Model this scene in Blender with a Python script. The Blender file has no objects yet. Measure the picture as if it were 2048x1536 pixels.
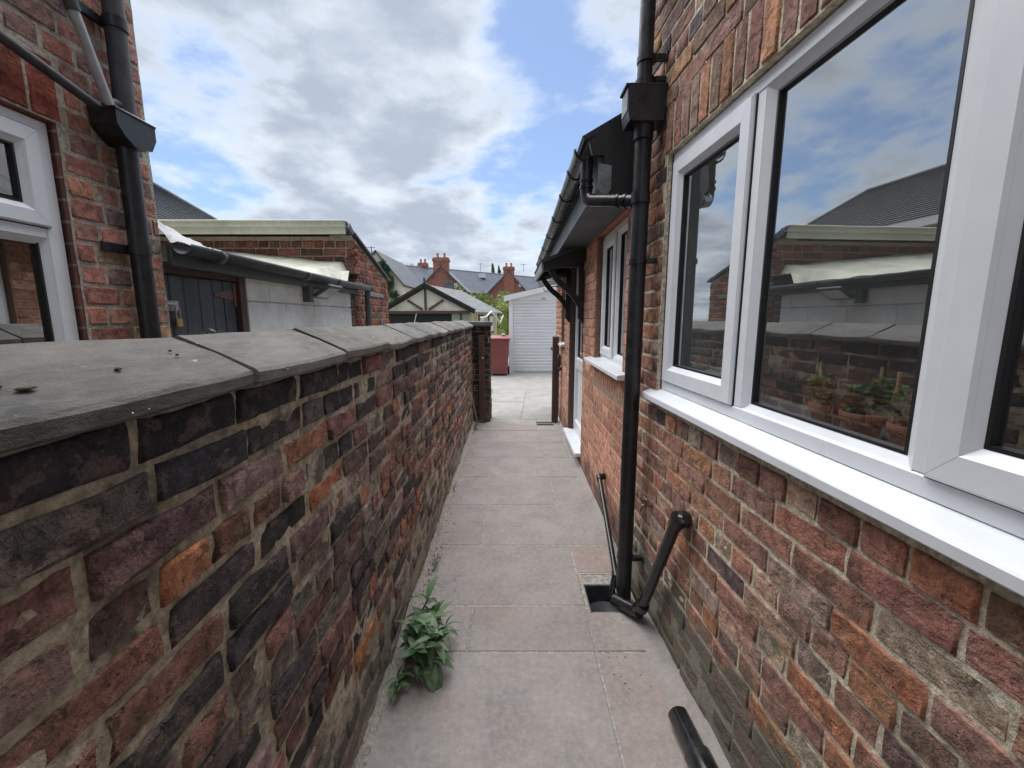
import bpy, bmesh, math, random
from mathutils import Vector, Matrix, noise as mnoise
R = math.radians
random.seed(11)
S = bpy.context.scene
C = S.collection

# ------------------------------------------------------------------ camera
cd = bpy.data.cameras.new('camera'); cam = bpy.data.objects.new('camera', cd); C.objects.link(cam)
cam.location = (0, 0, 1.5); cam.rotation_euler = (R(90 - 8.827), 0, 0)
cd.sensor_width = 36; cd.lens = 36 * 850 / 2048; cd.clip_start = 0.02; cd.clip_end = 2000
S.camera = cam
S.render.resolution_x = 1024; S.render.resolution_y = 768

# ------------------------------------------------------------------ node helper
class N:
    def __init__(s, nt): s.nt = nt
    def n(s, t, **k):
        x = s.nt.nodes.new(t)
        for a, v in k.items(): setattr(x, a, v)
        return x
    def L(s, a, b): s.nt.links.new(a, b)
    def put(s, sock, v):
        if hasattr(v, 'is_linked') or hasattr(v, 'links'): s.L(v, sock)
        else:
            if isinstance(v, (tuple, list)) and len(v) == 3 and sock.type == 'RGBA': v = (*v, 1)
            sock.default_value = v
    def math(s, op, a, b=0.0, clamp=False):
        x = s.n('ShaderNodeMath', operation=op, use_clamp=clamp); s.put(x.inputs[0], a); s.put(x.inputs[1], b); return x.outputs[0]
    def vmath(s, op, a, b):
        x = s.n('ShaderNodeVectorMath', operation=op); s.put(x.inputs[0], a); s.put(x.inputs[1], b)
        return x.outputs['Value'] if op in ('DOT_PRODUCT', 'LENGTH') else x.outputs[0]
    def mix(s, f, a, b, mode='MIX'):
        x = s.n('ShaderNodeMix', data_type='RGBA', blend_type=mode); s.put(x.inputs[0], f); s.put(x.inputs[6], a); s.put(x.inputs[7], b); return x.outputs[2]
    def noise(s, vec, scale, detail=6, rough=0.6, dist=0.0):
        x = s.n('ShaderNodeTexNoise'); s.put(x.inputs['Vector'], vec)
        x.inputs['Scale'].default_value = scale; x.inputs['Detail'].default_value = detail
        x.inputs['Roughness'].default_value = rough; x.inputs['Distortion'].default_value = dist
        return x.outputs[0]
    def vor(s, vec, scale, feature='F1'):
        x = s.n('ShaderNodeTexVoronoi', feature=feature); s.put(x.inputs['Vector'], vec); x.inputs['Scale'].default_value = scale
        return x.outputs[0]
    def map(s, v, a, b, c=0.0, d=1.0, smooth=True):
        x = s.n('ShaderNodeMapRange'); x.interpolation_type = 'SMOOTHSTEP' if smooth else 'LINEAR'
        s.put(x.inputs[0], v)
        for i, q in zip((1, 2, 3, 4), (a, b, c, d)): s.put(x.inputs[i], q)
        return x.outputs[0]
    def scalev(s, vec, sc):
        x = s.n('ShaderNodeMapping'); s.put(x.inputs[0], vec); x.inputs['Scale'].default_value = sc; return x.outputs[0]
    def bump(s, h, strength=0.5, dist=0.01, normal=None):
        x = s.n('ShaderNodeBump'); s.put(x.inputs['Height'], h); x.inputs['Strength'].default_value = strength
        x.inputs['Distance'].default_value = dist
        if normal is not None: s.L(normal, x.inputs['Normal'])
        return x.outputs[0]

# ------------------------------------------------------------------ sky and sun
SUN_EL, SUN_AZ = 72.0, -30.0            # azimuth from +Y towards +X
sd = Vector((math.cos(R(SUN_EL)) * math.sin(R(SUN_AZ)), math.cos(R(SUN_EL)) * math.cos(R(SUN_AZ)), math.sin(R(SUN_EL))))
W = bpy.data.worlds.new('World'); S.world = W; W.use_nodes = True
w = N(W.node_tree); W.node_tree.nodes.clear()
tc = w.n('ShaderNodeTexCoord').outputs['Generated']
sky = w.n('ShaderNodeTexSky', sky_type='NISHITA'); sky.sun_disc = False
sky.sun_elevation = R(SUN_EL); sky.sun_rotation = R(SUN_AZ); sky.altitude = 30; sky.air_density = 1.0; sky.dust_density = 0.6; sky.ozone_density = 1.2
sep = w.n('ShaderNodeSeparateXYZ'); w.L(tc, sep.inputs[0])
zc = w.math('MAXIMUM', sep.outputs[2], 0.0)
zd = w.math('ADD', zc, 0.22)
cb = w.n('ShaderNodeCombineXYZ')
w.L(w.math('DIVIDE', sep.outputs[0], zd), cb.inputs[0]); w.L(w.math('DIVIDE', sep.outputs[1], zd), cb.inputs[1])
w.L(w.math('MULTIPLY', zc, 1.4), cb.inputs[2])
P = cb.outputs[0]
def pxdir(x, y):
    th = R(8.827); f = Vector((0, math.cos(th), -math.sin(th))); u = Vector((0, math.sin(th), math.cos(th)))
    return (f + Vector((1, 0, 0)) * ((x - 1024) / 850) + u * ((768 - y) / 850)).normalized()
def blob(d, k, amp):
    dt = w.vmath('DOT_PRODUCT', tc, tuple(d))
    e = w.math('POWER', math.e, w.math('MULTIPLY', w.math('SUBTRACT', dt, 1.0), k))
    return w.math('MULTIPLY', e, amp)
# where the big grey bank hangs and where the blue shows (as the sky stood that day)
bias = None
for x, y, k, a in [(560, 120, 14, .10), (800, 330, 70, .10), (400, 330, 180, -.15), (540, 385, 320, -.12), (1080, 10, 200, -.17),
                   (850, 375, 420, -.12), (1010, 395, 500, -.08), (1080, 290, 260, -.05), (1190, 200, 150, -.05), (600, 460, 120, .12), (950, 470, 120, .08), (330, 60, 90, -.05)]:
    b = blob(pxdir(x, y), k, a)
    bias = b if bias is None else w.math('ADD', bias, b)
low = w.map(sep.outputs[2], .26, .05, 0, .07)
n1 = w.noise(P, 1.5, 7, .55, 0)
n2 = w.noise(w.vmath('ADD', P, (3.1, 7.7, 1.3)), 4.2, 6, .56, 0)
dens = w.math('ADD', w.math('ADD', w.math('MULTIPLY', n1, .62), w.math('MULTIPLY', n2, .38)), w.math('ADD', bias, low))
cover = w.map(dens, .42, .57, .20, 1.0)
thick = w.map(dens, .47, .62)
n3 = w.noise(w.vmath('ADD', P, (1.7, 2.9, 5.0)), 2.6, 6, .54, 0)
thick2 = w.math('MULTIPLY', thick, w.map(n3, .32, .62, .15, 1.0), True)
white = (3.4, 3.7, 4.05)
cloudc = w.mix(thick2, white, (1.8, 2.05, 2.5))
blue = w.mix(1.0, sky.outputs[0], (.40, .50, .62), 'MULTIPLY')
skyc = w.mix(cover, blue, cloudc)
below = w.map(sep.outputs[2], -.03, .005)
skyc = w.mix(below, (1.4, 1.4, 1.4), skyc)
bg = w.n('ShaderNodeBackground'); w.L(skyc, bg.inputs[0]); bg.inputs[1].default_value = 0.10
wo = w.n('ShaderNodeOutputWorld'); w.L(bg.outputs[0], wo.inputs[0])
W.cycles.sampling_method = 'MANUAL'; W.cycles.sample_map_resolution = 256

sl = bpy.data.lights.new('sun', 'SUN'); so = bpy.data.objects.new('sun', sl); C.objects.link(so)
sl.energy = 2.8; sl.angle = R(80); sl.color = (1.0, .98, .95)
so.rotation_euler = sd.to_track_quat('Z', 'Y').to_euler()
S.view_settings.view_transform = 'Standard'; S.view_settings.look = 'None'
S.view_settings.exposure = 1.45; S.view_settings.gamma = 1.0; S.view_settings.use_curve_mapping = False

# ------------------------------------------------------------------ materials
def newmat(name):
    m = bpy.data.materials.new(name); m.use_nodes = True; nt = m.node_tree
    q = N(nt); b = nt.nodes['Principled BSDF']
    return m, q, b
def pos(q): return q.n('ShaderNodeNewGeometry').outputs['Position']
def objc(q): return q.n('ShaderNodeTexCoord').outputs['Object']

def simple(name, col, rough=.5, var=.15, scale=8, bump=.0, bscale=60, metal=0., spec=.5, bdist=.004, streak=None):
    m, q, b = newmat(name); p = pos(q)
    if streak: p2 = q.scalev(p, streak)
    else: p2 = p
    f = q.noise(p2, scale, 4, .6)
    f2 = q.noise(p, scale * 7, 2, .6)
    v = q.math('ADD', q.map(f, .25, .75, 1 - var, 1 + var), q.map(f2, .3, .7, -var * .4, var * .4))
    vc = q.n('ShaderNodeCombineColor')
    for i in range(3): q.L(v, vc.inputs[i])
    q.L(q.mix(1.0, (*col, 1), vc.outputs[0], 'MULTIPLY'), b.inputs['Base Color'])
    q.put(b.inputs['Roughness'], q.map(f, .3, .7, max(.02, rough - .08), min(1, rough + .08)))
    b.inputs['Metallic'].default_value = metal; b.inputs['Specular IOR Level'].default_value = spec
    if bump: q.L(q.bump(q.noise(p2, bscale, 6, .65), bump, bdist), b.inputs['Normal'])
    return m

def brick_mat(name, soot=.4, soot_col=(.018, .017, .019), smear=.3, smear_col=(.20, .175, .145), wash=None, pit=.6, grain=1.0, rough=.9, spall=.0, spall_col=(.30, .21, .18)):
    """colour per brick from the object colour times the 'tone' attribute; soot, mortar smears, pits and grain on top"""
    m, q, b = newmat(name); p = pos(q)
    oi = q.n('ShaderNodeObjectInfo').outputs['Color']
    at = q.n('ShaderNodeAttribute', attribute_name='tone').outputs['Color']
    c = q.mix(1.0, oi, at, 'MULTIPLY')
    big = q.noise(p, 5.5, 4, .62, .3); mid = q.noise(p, 26, 5, .66, .4); fine = q.noise(p, 190, 3, .7)
    v = q.map(mid, .28, .72, .50, 1.45)
    v = q.math('MULTIPLY', v, q.map(fine, .25, .75, .72, 1.28))
    vc = q.n('ShaderNodeCombineColor')
    for i in range(3): q.L(v, vc.inputs[i])
    c = q.mix(1.0, c, vc.outputs[0], 'MULTIPLY')
    # baked orange / purple patches inside one brick
    hue = q.noise(q.vmath('ADD', p, (5.2, 1.1, 9.3)), 17, 3, .6)
    c = q.mix(q.map(hue, .50, .70, 0, .55), c, q.mix(1.0, c, (1.22, .92, .78, 1), 'MULTIPLY'))
    c = q.mix(q.map(hue, .48, .30, 0, .5), c, q.mix(1.0, c, (.72, .66, .80, 1), 'MULTIPLY'))
    sm = q.math('MULTIPLY', q.map(big, .46, .66), q.map(mid, .34, .56))
    c = q.mix(q.math('MULTIPLY', sm, soot, True), c, soot_col)
    if spall:
        sp1 = q.noise(q.vmath('ADD', q.scalev(p, (1, 1, 1.3)), (2.2, 8.1, 5.5)), 15, 6, .62, .2)
        spm = q.math('MULTIPLY', q.map(sp1, .53, .575), q.map(fine, .2, .6, .35, 1.0))
        c = q.mix(q.math('MULTIPLY', spm, spall, True), c, q.mix(.5, q.mix(1.0, c, (1.9, 1.7, 1.6, 1), 'MULTIPLY'), spall_col))
        sp2 = q.noise(q.vmath('ADD', p, (6.2, 1.4, 3.5)), 21, 6, .66, .3)
        c = q.mix(q.math('MULTIPLY', q.map(sp2, .56, .60), spall * .9, True), c, (.022, .02, .021))
    smn = q.noise(q.vmath('ADD', q.scalev(p, (1, 1, 1.6)), (9.1, 3.3, 0.7)), 11, 6, .68, .5)
    c = q.mix(q.math('MULTIPLY', q.map(smn, .52, .68), smear, True), c, smear_col)
    if wash:
        z0, z1, amt, wc = wash
        sp = q.n('ShaderNodeSeparateXYZ'); q.L(p, sp.inputs[0])
        zz = q.math('ADD', sp.outputs[2], q.map(big, .3, .7, -.13, .13))
        c = q.mix(q.math('MULTIPLY', q.map(zz, z1, z0), q.map(mid, .25, .6, amt * .55, amt), True), c, wc)
    pits = q.vor(p, 70)
    pm = q.math('MULTIPLY', q.map(pits, .20, .06), q.map(q.noise(p, 21, 3), .5, .66), True)
    c = q.mix(q.math('MULTIPLY', pm, .75), c, (.012, .011, .010))
    q.L(c, b.inputs['Base Color'])
    b.inputs['Roughness'].default_value = rough; b.inputs['Specular IOR Level'].default_value = .25
    h = q.math('ADD', q.math('MULTIPLY', mid, .9), q.math('MULTIPLY', fine, .28 * grain))
    h = q.math('SUBTRACT', h, q.math('MULTIPLY', pm, pit))
    if spall: h = q.math('SUBTRACT', h, q.math('MULTIPLY', q.map(sp1, .49, .64), .40))
    h = q.math('ADD', h, q.math('MULTIPLY', q.map(smn, .52, .68), .35 * smear))
    q.L(q.bump(h, 1.0, .013 * grain), b.inputs['Normal'])
    return m

def mortar_mat(name, col, dark=(.03, .03, .028), darkamt=.5, wash=None, moss=0):
    m, q, b = newmat(name); p = pos(q)
    a = q.noise(p, 7, 4, .62, .3); f = q.noise(p, 60, 5, .7); g = q.noise(p, 260, 2, .7)
    c = q.mix(q.map(f, .3, .7), tuple(x * .6 for x in col), tuple(min(1, x * 1.35) for x in col))
    c = q.mix(q.math('MULTIPLY', q.map(a, .48, .68), darkamt), c, dark)
    if moss: c = q.mix(q.math('MULTIPLY', q.map(q.noise(q.vmath('ADD', p, (4, 4, 4)), 5, 8, .65), .52, .66), moss), c, (.06, .065, .025))
    if wash:
        z0, z1, amt, wc = wash
        sp = q.n('ShaderNodeSeparateXYZ'); q.L(p, sp.inputs[0])
        zz = q.math('ADD', sp.outputs[2], q.map(a, .3, .7, -.13, .13))
        c = q.mix(q.math('MULTIPLY', q.map(zz, z1, z0), amt), c, wc)
    q.L(c, b.inputs['Base Color']); b.inputs['Roughness'].default_value = .95; b.inputs['Specular IOR Level'].default_value = .2
    q.L(q.bump(q.math('ADD', f, q.math('MULTIPLY', g, .4)), .9, .007), b.inputs['Normal'])
    return m

def far_brick(name, c1, c2, mort, sx=.225, sz=.077, axis='Y'):
    m, q, b = newmat(name); p = pos(q)
    sp = q.n('ShaderNodeSeparateXYZ'); q.L(p, sp.inputs[0])
    k = q.n('ShaderNodeCombineXYZ')
    q.L(q.math('ADD', sp.outputs[0], sp.outputs[1]) if axis == 'XY' else sp.outputs[0 if axis == 'X' else 1], k.inputs[0]); q.L(sp.outputs[2], k.inputs[1])
    t = q.n('ShaderNodeTexBrick'); q.L(k.outputs[0], t.inputs['Vector'])
    t.inputs['Scale'].default_value = 1; t.inputs['Brick Width'].default_value = sx; t.inputs['Row Height'].default_value = sz
    t.inputs['Mortar Size'].default_value = .005; t.inputs['Color1'].default_value = (*c1, 1); t.inputs['Color2'].default_value = (*c2, 1); t.inputs['Mortar'].default_value = (*mort, 1)
    nz = q.noise(p, 6, 6, .6)
    c = q.mix(q.map(nz, .45, .7, 0, .5), t.outputs[0], tuple(x * .35 for x in c1))
    q.L(c, b.inputs['Base Color']); b.inputs['Roughness'].default_value = .9
    q.L(q.bump(q.math('SUBTRACT', q.math('MULTIPLY', q.noise(p, 40, 5), .3), t.outputs[1]), .7, .008), b.inputs['Normal'])
    return m

def stone_mat(name, base, lo, lichen=.35, rust=(.16, .10, .07), rustamt=.15, scale=1.0, streakx=1.0, speck=.0, rough=.85, bump=.45):
    m, q, b = newmat(name); p = pos(q)
    oi = q.n('ShaderNodeObjectInfo').outputs['Color']
    ps = q.scalev(p, (1, streakx, 1))
    a = q.noise(ps, 4 * scale, 6, .66, .4); f = q.noise(ps, 38 * scale, 5, .7); g = q.noise(p, 320, 2, .7)
    c = q.mix(q.map(a, .3, .7), lo, base)
    c = q.mix(q.map(f, .35, .75, 0, .45), c, tuple(min(1, x * 1.45) for x in base))
    c = q.mix(q.map(q.noise(q.vmath('ADD', p, (7, 7, 0)), 2.4, 8, .62, .3), .50, .72, 0, rustamt * 4), c, rust)
    c = q.mix(q.map(g, .35, .75, 0, .25), c, tuple(x * .55 for x in lo))
    l = q.noise(q.vmath('ADD', p, (2, 9, 4)), 20, 5, .55)
    c = q.mix(q.map(l, .69, .715, 0, lichen), c, (.48, .48, .45))
    if speck:
        vv = q.vor(p, 26); vm = q.math('MULTIPLY', q.map(vv, .065, .05), q.map(q.noise(p, 9, 3), .52, .6))
        c = q.mix(q.math('MULTIPLY', vm, speck), c, (.55, .55, .53))
        dk = q.vor(q.vmath('ADD', p, (3.3, 1.2, 0)), 14); dm = q.math('MULTIPLY', q.map(dk, .10, .04), q.map(q.noise(p, 6, 3), .5, .6))
        c = q.mix(q.math('MULTIPLY', dm, speck * .7), c, (.05, .047, .042))
    c = q.mix(1.0, c, oi, 'MULTIPLY')
    q.L(c, b.inputs['Base Color']); b.inputs['Roughness'].default_value = rough; b.inputs['Specular IOR Level'].default_value = .3
    q.L(q.bump(q.math('ADD', q.math('MULTIPLY', a, .8), q.math('ADD', q.math('MULTIPLY', f, .5), q.math('MULTIPLY', g, .15))), bump, .012), b.inputs['Normal'])
    return m

def glass_mat(name, gain=.15, tint=(.86, .92, .92)):
    m, q, b = newmat(name); nt = m.node_tree; nt.nodes.remove(b); out = nt.nodes['Material Output']
    ge = q.n('ShaderNodeNewGeometry'); cs = q.math('ABSOLUTE', q.vmath('DOT_PRODUCT', ge.outputs['Incoming'], ge.outputs['Normal']))
    fac = q.math('ADD', gain, q.math('MULTIPLY', q.math('POWER', q.math('SUBTRACT', 1.0, cs), 4.0), 1 - gain), True)
    tr = q.n('ShaderNodeBsdfTransparent'); tr.inputs[0].default_value = (*tint, 1)
    gl = q.n('ShaderNodeBsdfGlossy'); gl.inputs['Roughness'].default_value = .0; gl.inputs[0].default_value = (.95, .97, .97, 1)
    wob = q.bump(q.noise(pos(q), 2.2, 2, .5), .012, .02); q.L(wob, gl.inputs['Normal'])
    mx = q.n('ShaderNodeMixShader'); q.L(fac, mx.inputs[0]); q.L(tr.outputs[0], mx.inputs[1]); q.L(gl.outputs[0], mx.inputs[2])
    q.L(mx.outputs[0], out.inputs[0])
    return m

def leaf_mat(name, c1, c2, trans=.25, rough=.55):
    m, q, b = newmat(name); nt = m.node_tree; p = pos(q)
    oi = q.n('ShaderNodeObjectInfo').outputs['Random']
    f = q.noise(p, 14, 4, .6)
    c = q.mix(q.map(q.math('ADD', q.math('MULTIPLY', oi, .6), q.math('MULTIPLY', f, .7)), .3, 1.0), c1, c2)
    q.L(c, b.inputs['Base Color']); b.inputs['Roughness'].default_value = rough; b.inputs['Specular IOR Level'].default_value = .35
    t = q.n('ShaderNodeBsdfTranslucent'); q.L(c, t.inputs[0])
    mx = q.n('ShaderNodeMixShader'); mx.inputs[0].default_value = trans; q.L(b.outputs[0], mx.inputs[1]); q.L(t.outputs[0], mx.inputs[2])
    q.L(mx.outputs[0], nt.nodes['Material Output'].inputs[0])
    return m

M = {}
M['brick_left'] = brick_mat('old_sooty_brick', spall=.62, soot=.5, smear=.26, smear_col=(.15, .13, .11), pit=1.0, grain=1.4, wash=(.10, .40, .75, (.17, .155, .13)))
M['mortar_left'] = mortar_mat('old_lime_mortar', (.40, .345, .27), darkamt=.75, moss=.25, wash=(.0, .38, .6, (.16, .145, .12)))
M['brick_right'] = brick_mat('weathered_red_brick', spall=.30, spall_col=(.36, .25, .19), soot=.22, soot_col=(.04, .034, .035), smear=.14, smear_col=(.27, .235, .18), pit=.8, grain=.8, wash=(.25, .40, .92, (.12, .12, .098)))
M['mortar_right'] = mortar_mat('sandy_repointed_mortar', (.60, .54, .42), darkamt=.2, wash=(.25, .40, .80, (.16, .157, .13)))
M['brick_orange'] = brick_mat('smooth_orange_brick', soot=.06, smear=.10, smear_col=(.35, .25, .18), pit=.2, grain=.35, wash=(.02, .34, .85, (.07, .062, .05)), rough=.85)
M['mortar_orange'] = mortar_mat('tan_mortar', (.36, .25, .18), darkamt=.15, wash=(.02, .34, .7, (.08, .07, .058)))
M['brick_house'] = brick_mat('neighbour_red_brick', soot=.25, soot_col=(.06, .05, .045), smear=.22, smear_col=(.33, .26, .16), pit=.5, grain=.8)
M['mortar_house'] = mortar_mat('pale_grey_mortar', (.42, .38, .32), darkamt=.25)
M['brick_out'] = brick_mat('outbuilding_brick', soot=.45, soot_col=(.06, .04, .04), smear=.2, pit=.5, grain=.8)
M['mortar_out'] = mortar_mat('outbuilding_mortar', (.40, .35, .28), darkamt=.3)
M['far_brick'] = far_brick('terrace_brick', (.34, .13, .08), (.24, .085, .06), (.36, .28, .22), axis='XY')
M['house_tex'] = far_brick('brick_beyond_frame', (.24, .10, .07), (.15, .07, .06), (.28, .25, .2))
M['orange_plain'] = simple('orange_brick_return', (.36, .155, .085), .85, .15, 9, .3, 60)
M['coping'] = stone_mat('weathered_stone_coping', (.165, .155, .14), (.05, .05, .05), lichen=.7, rust=(.15, .125, .085), rustamt=.16, streakx=.35, speck=.9, bump=1.0)
M['slab'] = stone_mat('concrete_paving', (.31, .282, .268), (.225, .206, .198), lichen=.10, rust=(.33, .235, .20), rustamt=.10, speck=.25, bump=.3)
M['yard'] = stone_mat('pale_yard_concrete', (.24, .234, .22), (.165, .162, .154), lichen=.1, rust=(.36, .31, .27), rustamt=.08, bump=.3)
M['joint'] = mortar_mat('paving_joint', (.36, .33, .30), darkamt=.2)
M['earth'] = mortar_mat('ground_soil', (.20, .18, .15), darkamt=.4)
M['upvc'] = simple('white_upvc', (.72, .745, .785), .34, .05, 2.2, streak=(1, 1, .25))
M['gasket'] = simple('black_gasket', (.012, .012, .013), .5, .1)
M['black'] = simple('black_plastic_pipe', (.014, .014, .016), .24, .6, 16, .08, 30)
M['iron'] = simple('black_painted_iron', (.015, .015, .018), .40, .6, 14, .4, 25)
M['iron_grey'] = simple('chalky_black_iron', (.042, .044, .048), .6, .4, 12, .5, 40)
M['debris'] = simple('dark_soil_crumbs', (.07, .055, .042), .95, .4, 60)
M['moss'] = simple('dried_moss', (.06, .058, .035), .95, .4, 60, .8, 90)
M['greyplastic'] = simple('grey_plastic_pipe', (.34, .34, .35), .45, .15, 12, .1, 60)
M['chrome'] = simple('zinc_metal', (.55, .54, .52), .35, .2, 30, .1, 60, metal=.9)
M['brass'] = simple('brass', (.55, .40, .16), .35, .2, 40, metal=.9)
M['copper_tap'] = simple('dull_brass_tap', (.24, .15, .10), .5, .4, 60, metal=.6)
M['blackwood'] = simple('black_stained_timber', (.016, .015, .016), .5, .3, 20, .3, 30, streak=(1, 1, .2))
M['brownwood'] = simple('brown_painted_timber', (.085, .048, .04), .6, .3, 20, .5, 30, streak=(1, 1, .15))
M['hingebrown'] = simple('brown_painted_iron', (.20, .12, .105), .6, .2, 30, .4, 60)
M['doorplank'] = simple('slate_blue_planks', (.085, .10, .12), .6, .35, 14, .6, 22, streak=(1, 1, .12))
M['darkfascia'] = simple('dark_grey_fascia', (.075, .087, .098), .5, .25, 6, .2, 20)
M['whiteblock'] = simple('white_painted_block', (.85, .86, .83), .8, .1, 9, .9, 90, bdist=.006)
M['greenpaint'] = simple('pale_green_fascia', (.54, .58, .50), .6, .14, 3, .3, 12)
M['tarp'] = simple('pale_green_roof_sheet', (.37, .38, .31), .7, .25, 5, .35, 14, bdist=.02)
M['lead'] = simple('grey_lead', (.21, .22, .23), .5, .35, 10, .8, 22, bdist=.01)
M['slate'] = simple('grey_roof_tile', (.085, .09, .10), .75, .3, 2, .4, 30)
M['slate_far'] = simple('slate_far_roof', (.10, .115, .145), .7, .3, .8)
M['roofdark'] = simple('dark_roof_tile', (.03, .032, .035), .7, .3, 6)
M['cream'] = simple('cream_render', (.66, .60, .46), .9, .08, 3)
M['shedwhite'] = simple('faded_white_board', (.60, .57, .50), .8, .18, 4)
M['shedcream'] = simple('peeling_cream_board', (.52, .47, .29), .8, .30, 5, .4, 20, streak=(1, 1, .25))
M['shedroof'] = simple('corrugated_grey_roof', (.13, .135, .145), .85, .4, 5, .6, 20)
M['darkopen'] = simple('dark_tarpaulin_curtain', (.022, .026, .032), .7, .3, 6)
M['garage'] = simple('white_garage_panel', (.74, .75, .77), .5, .04, 2)
M['bin'] = simple('faded_maroon_plastic', (.21, .058, .055), .45, .12, 6)
M['rubber'] = simple('black_rubber', (.012, .012, .012), .8, .1)
M['glass'] = glass_mat('window_glass', .42, (.97, .99, .99))
M['inwall'] = simple('indoor_wall', (.70, .70, .67), .8, .05)
M['indark'] = simple('indoor_dark_unit', (.05, .055, .06), .5, .1)
M['inshelf'] = simple('indoor_sill_grey', (.25, .27, .29), .4, .05)
M['curtain'] = simple('pale_green_curtain', (.34, .40, .34), .8, .1)
M['terracotta'] = simple('terracotta', (.36, .15, .095), .8, .18, 30, .3, 80)
M['soil'] = simple('potting_soil', (.03, .022, .016), .95, .4, 60, .8, 80)
M['cane'] = simple('bamboo_cane', (.58, .42, .20), .6, .2, 40)
M['darkfelt'] = simple('dark_brown_wood', (.045, .028, .022), .6, .3, 30)
M['leaf_weed'] = leaf_mat('weed_leaf', (.045, .10, .045), (.20, .29, .16), .2, .42)
M['leaf_pot'] = leaf_mat('pot_leaf', (.13, .27, .11), (.26, .44, .20), .35)
M['leaf_hedge'] = leaf_mat('hedge_leaf', (.10, .16, .04), (.24, .30, .08), .3)
M['leaf_tree'] = leaf_mat('tree_leaf', (.05, .10, .05), (.13, .19, .09), .3)
M['leaf_ivy'] = leaf_mat('ivy_leaf', (.035, .085, .045), (.085, .15, .075), .2)
M['stem'] = simple('green_stem', (.09, .13, .05), .6, .2)
M['bark'] = simple('bark', (.07, .055, .04), .9, .3, 20, .6, 30)
M['grass'] = leaf_mat('grass_blade', (.07, .12, .03), (.16, .22, .06), .3)
M['toy'] = simple('pale_toy_paint', (.62, .66, .64), .35, .04)
M['lampglass'] = simple('lamp_lens', (.55, .58, .60), .15, .05)
M['white'] = simple('white_paint', (.78, .78, .77), .5, .04)
M['grit'] = simple('loose_grit', (.35, .32, .29), .9, .3, 50)

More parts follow.
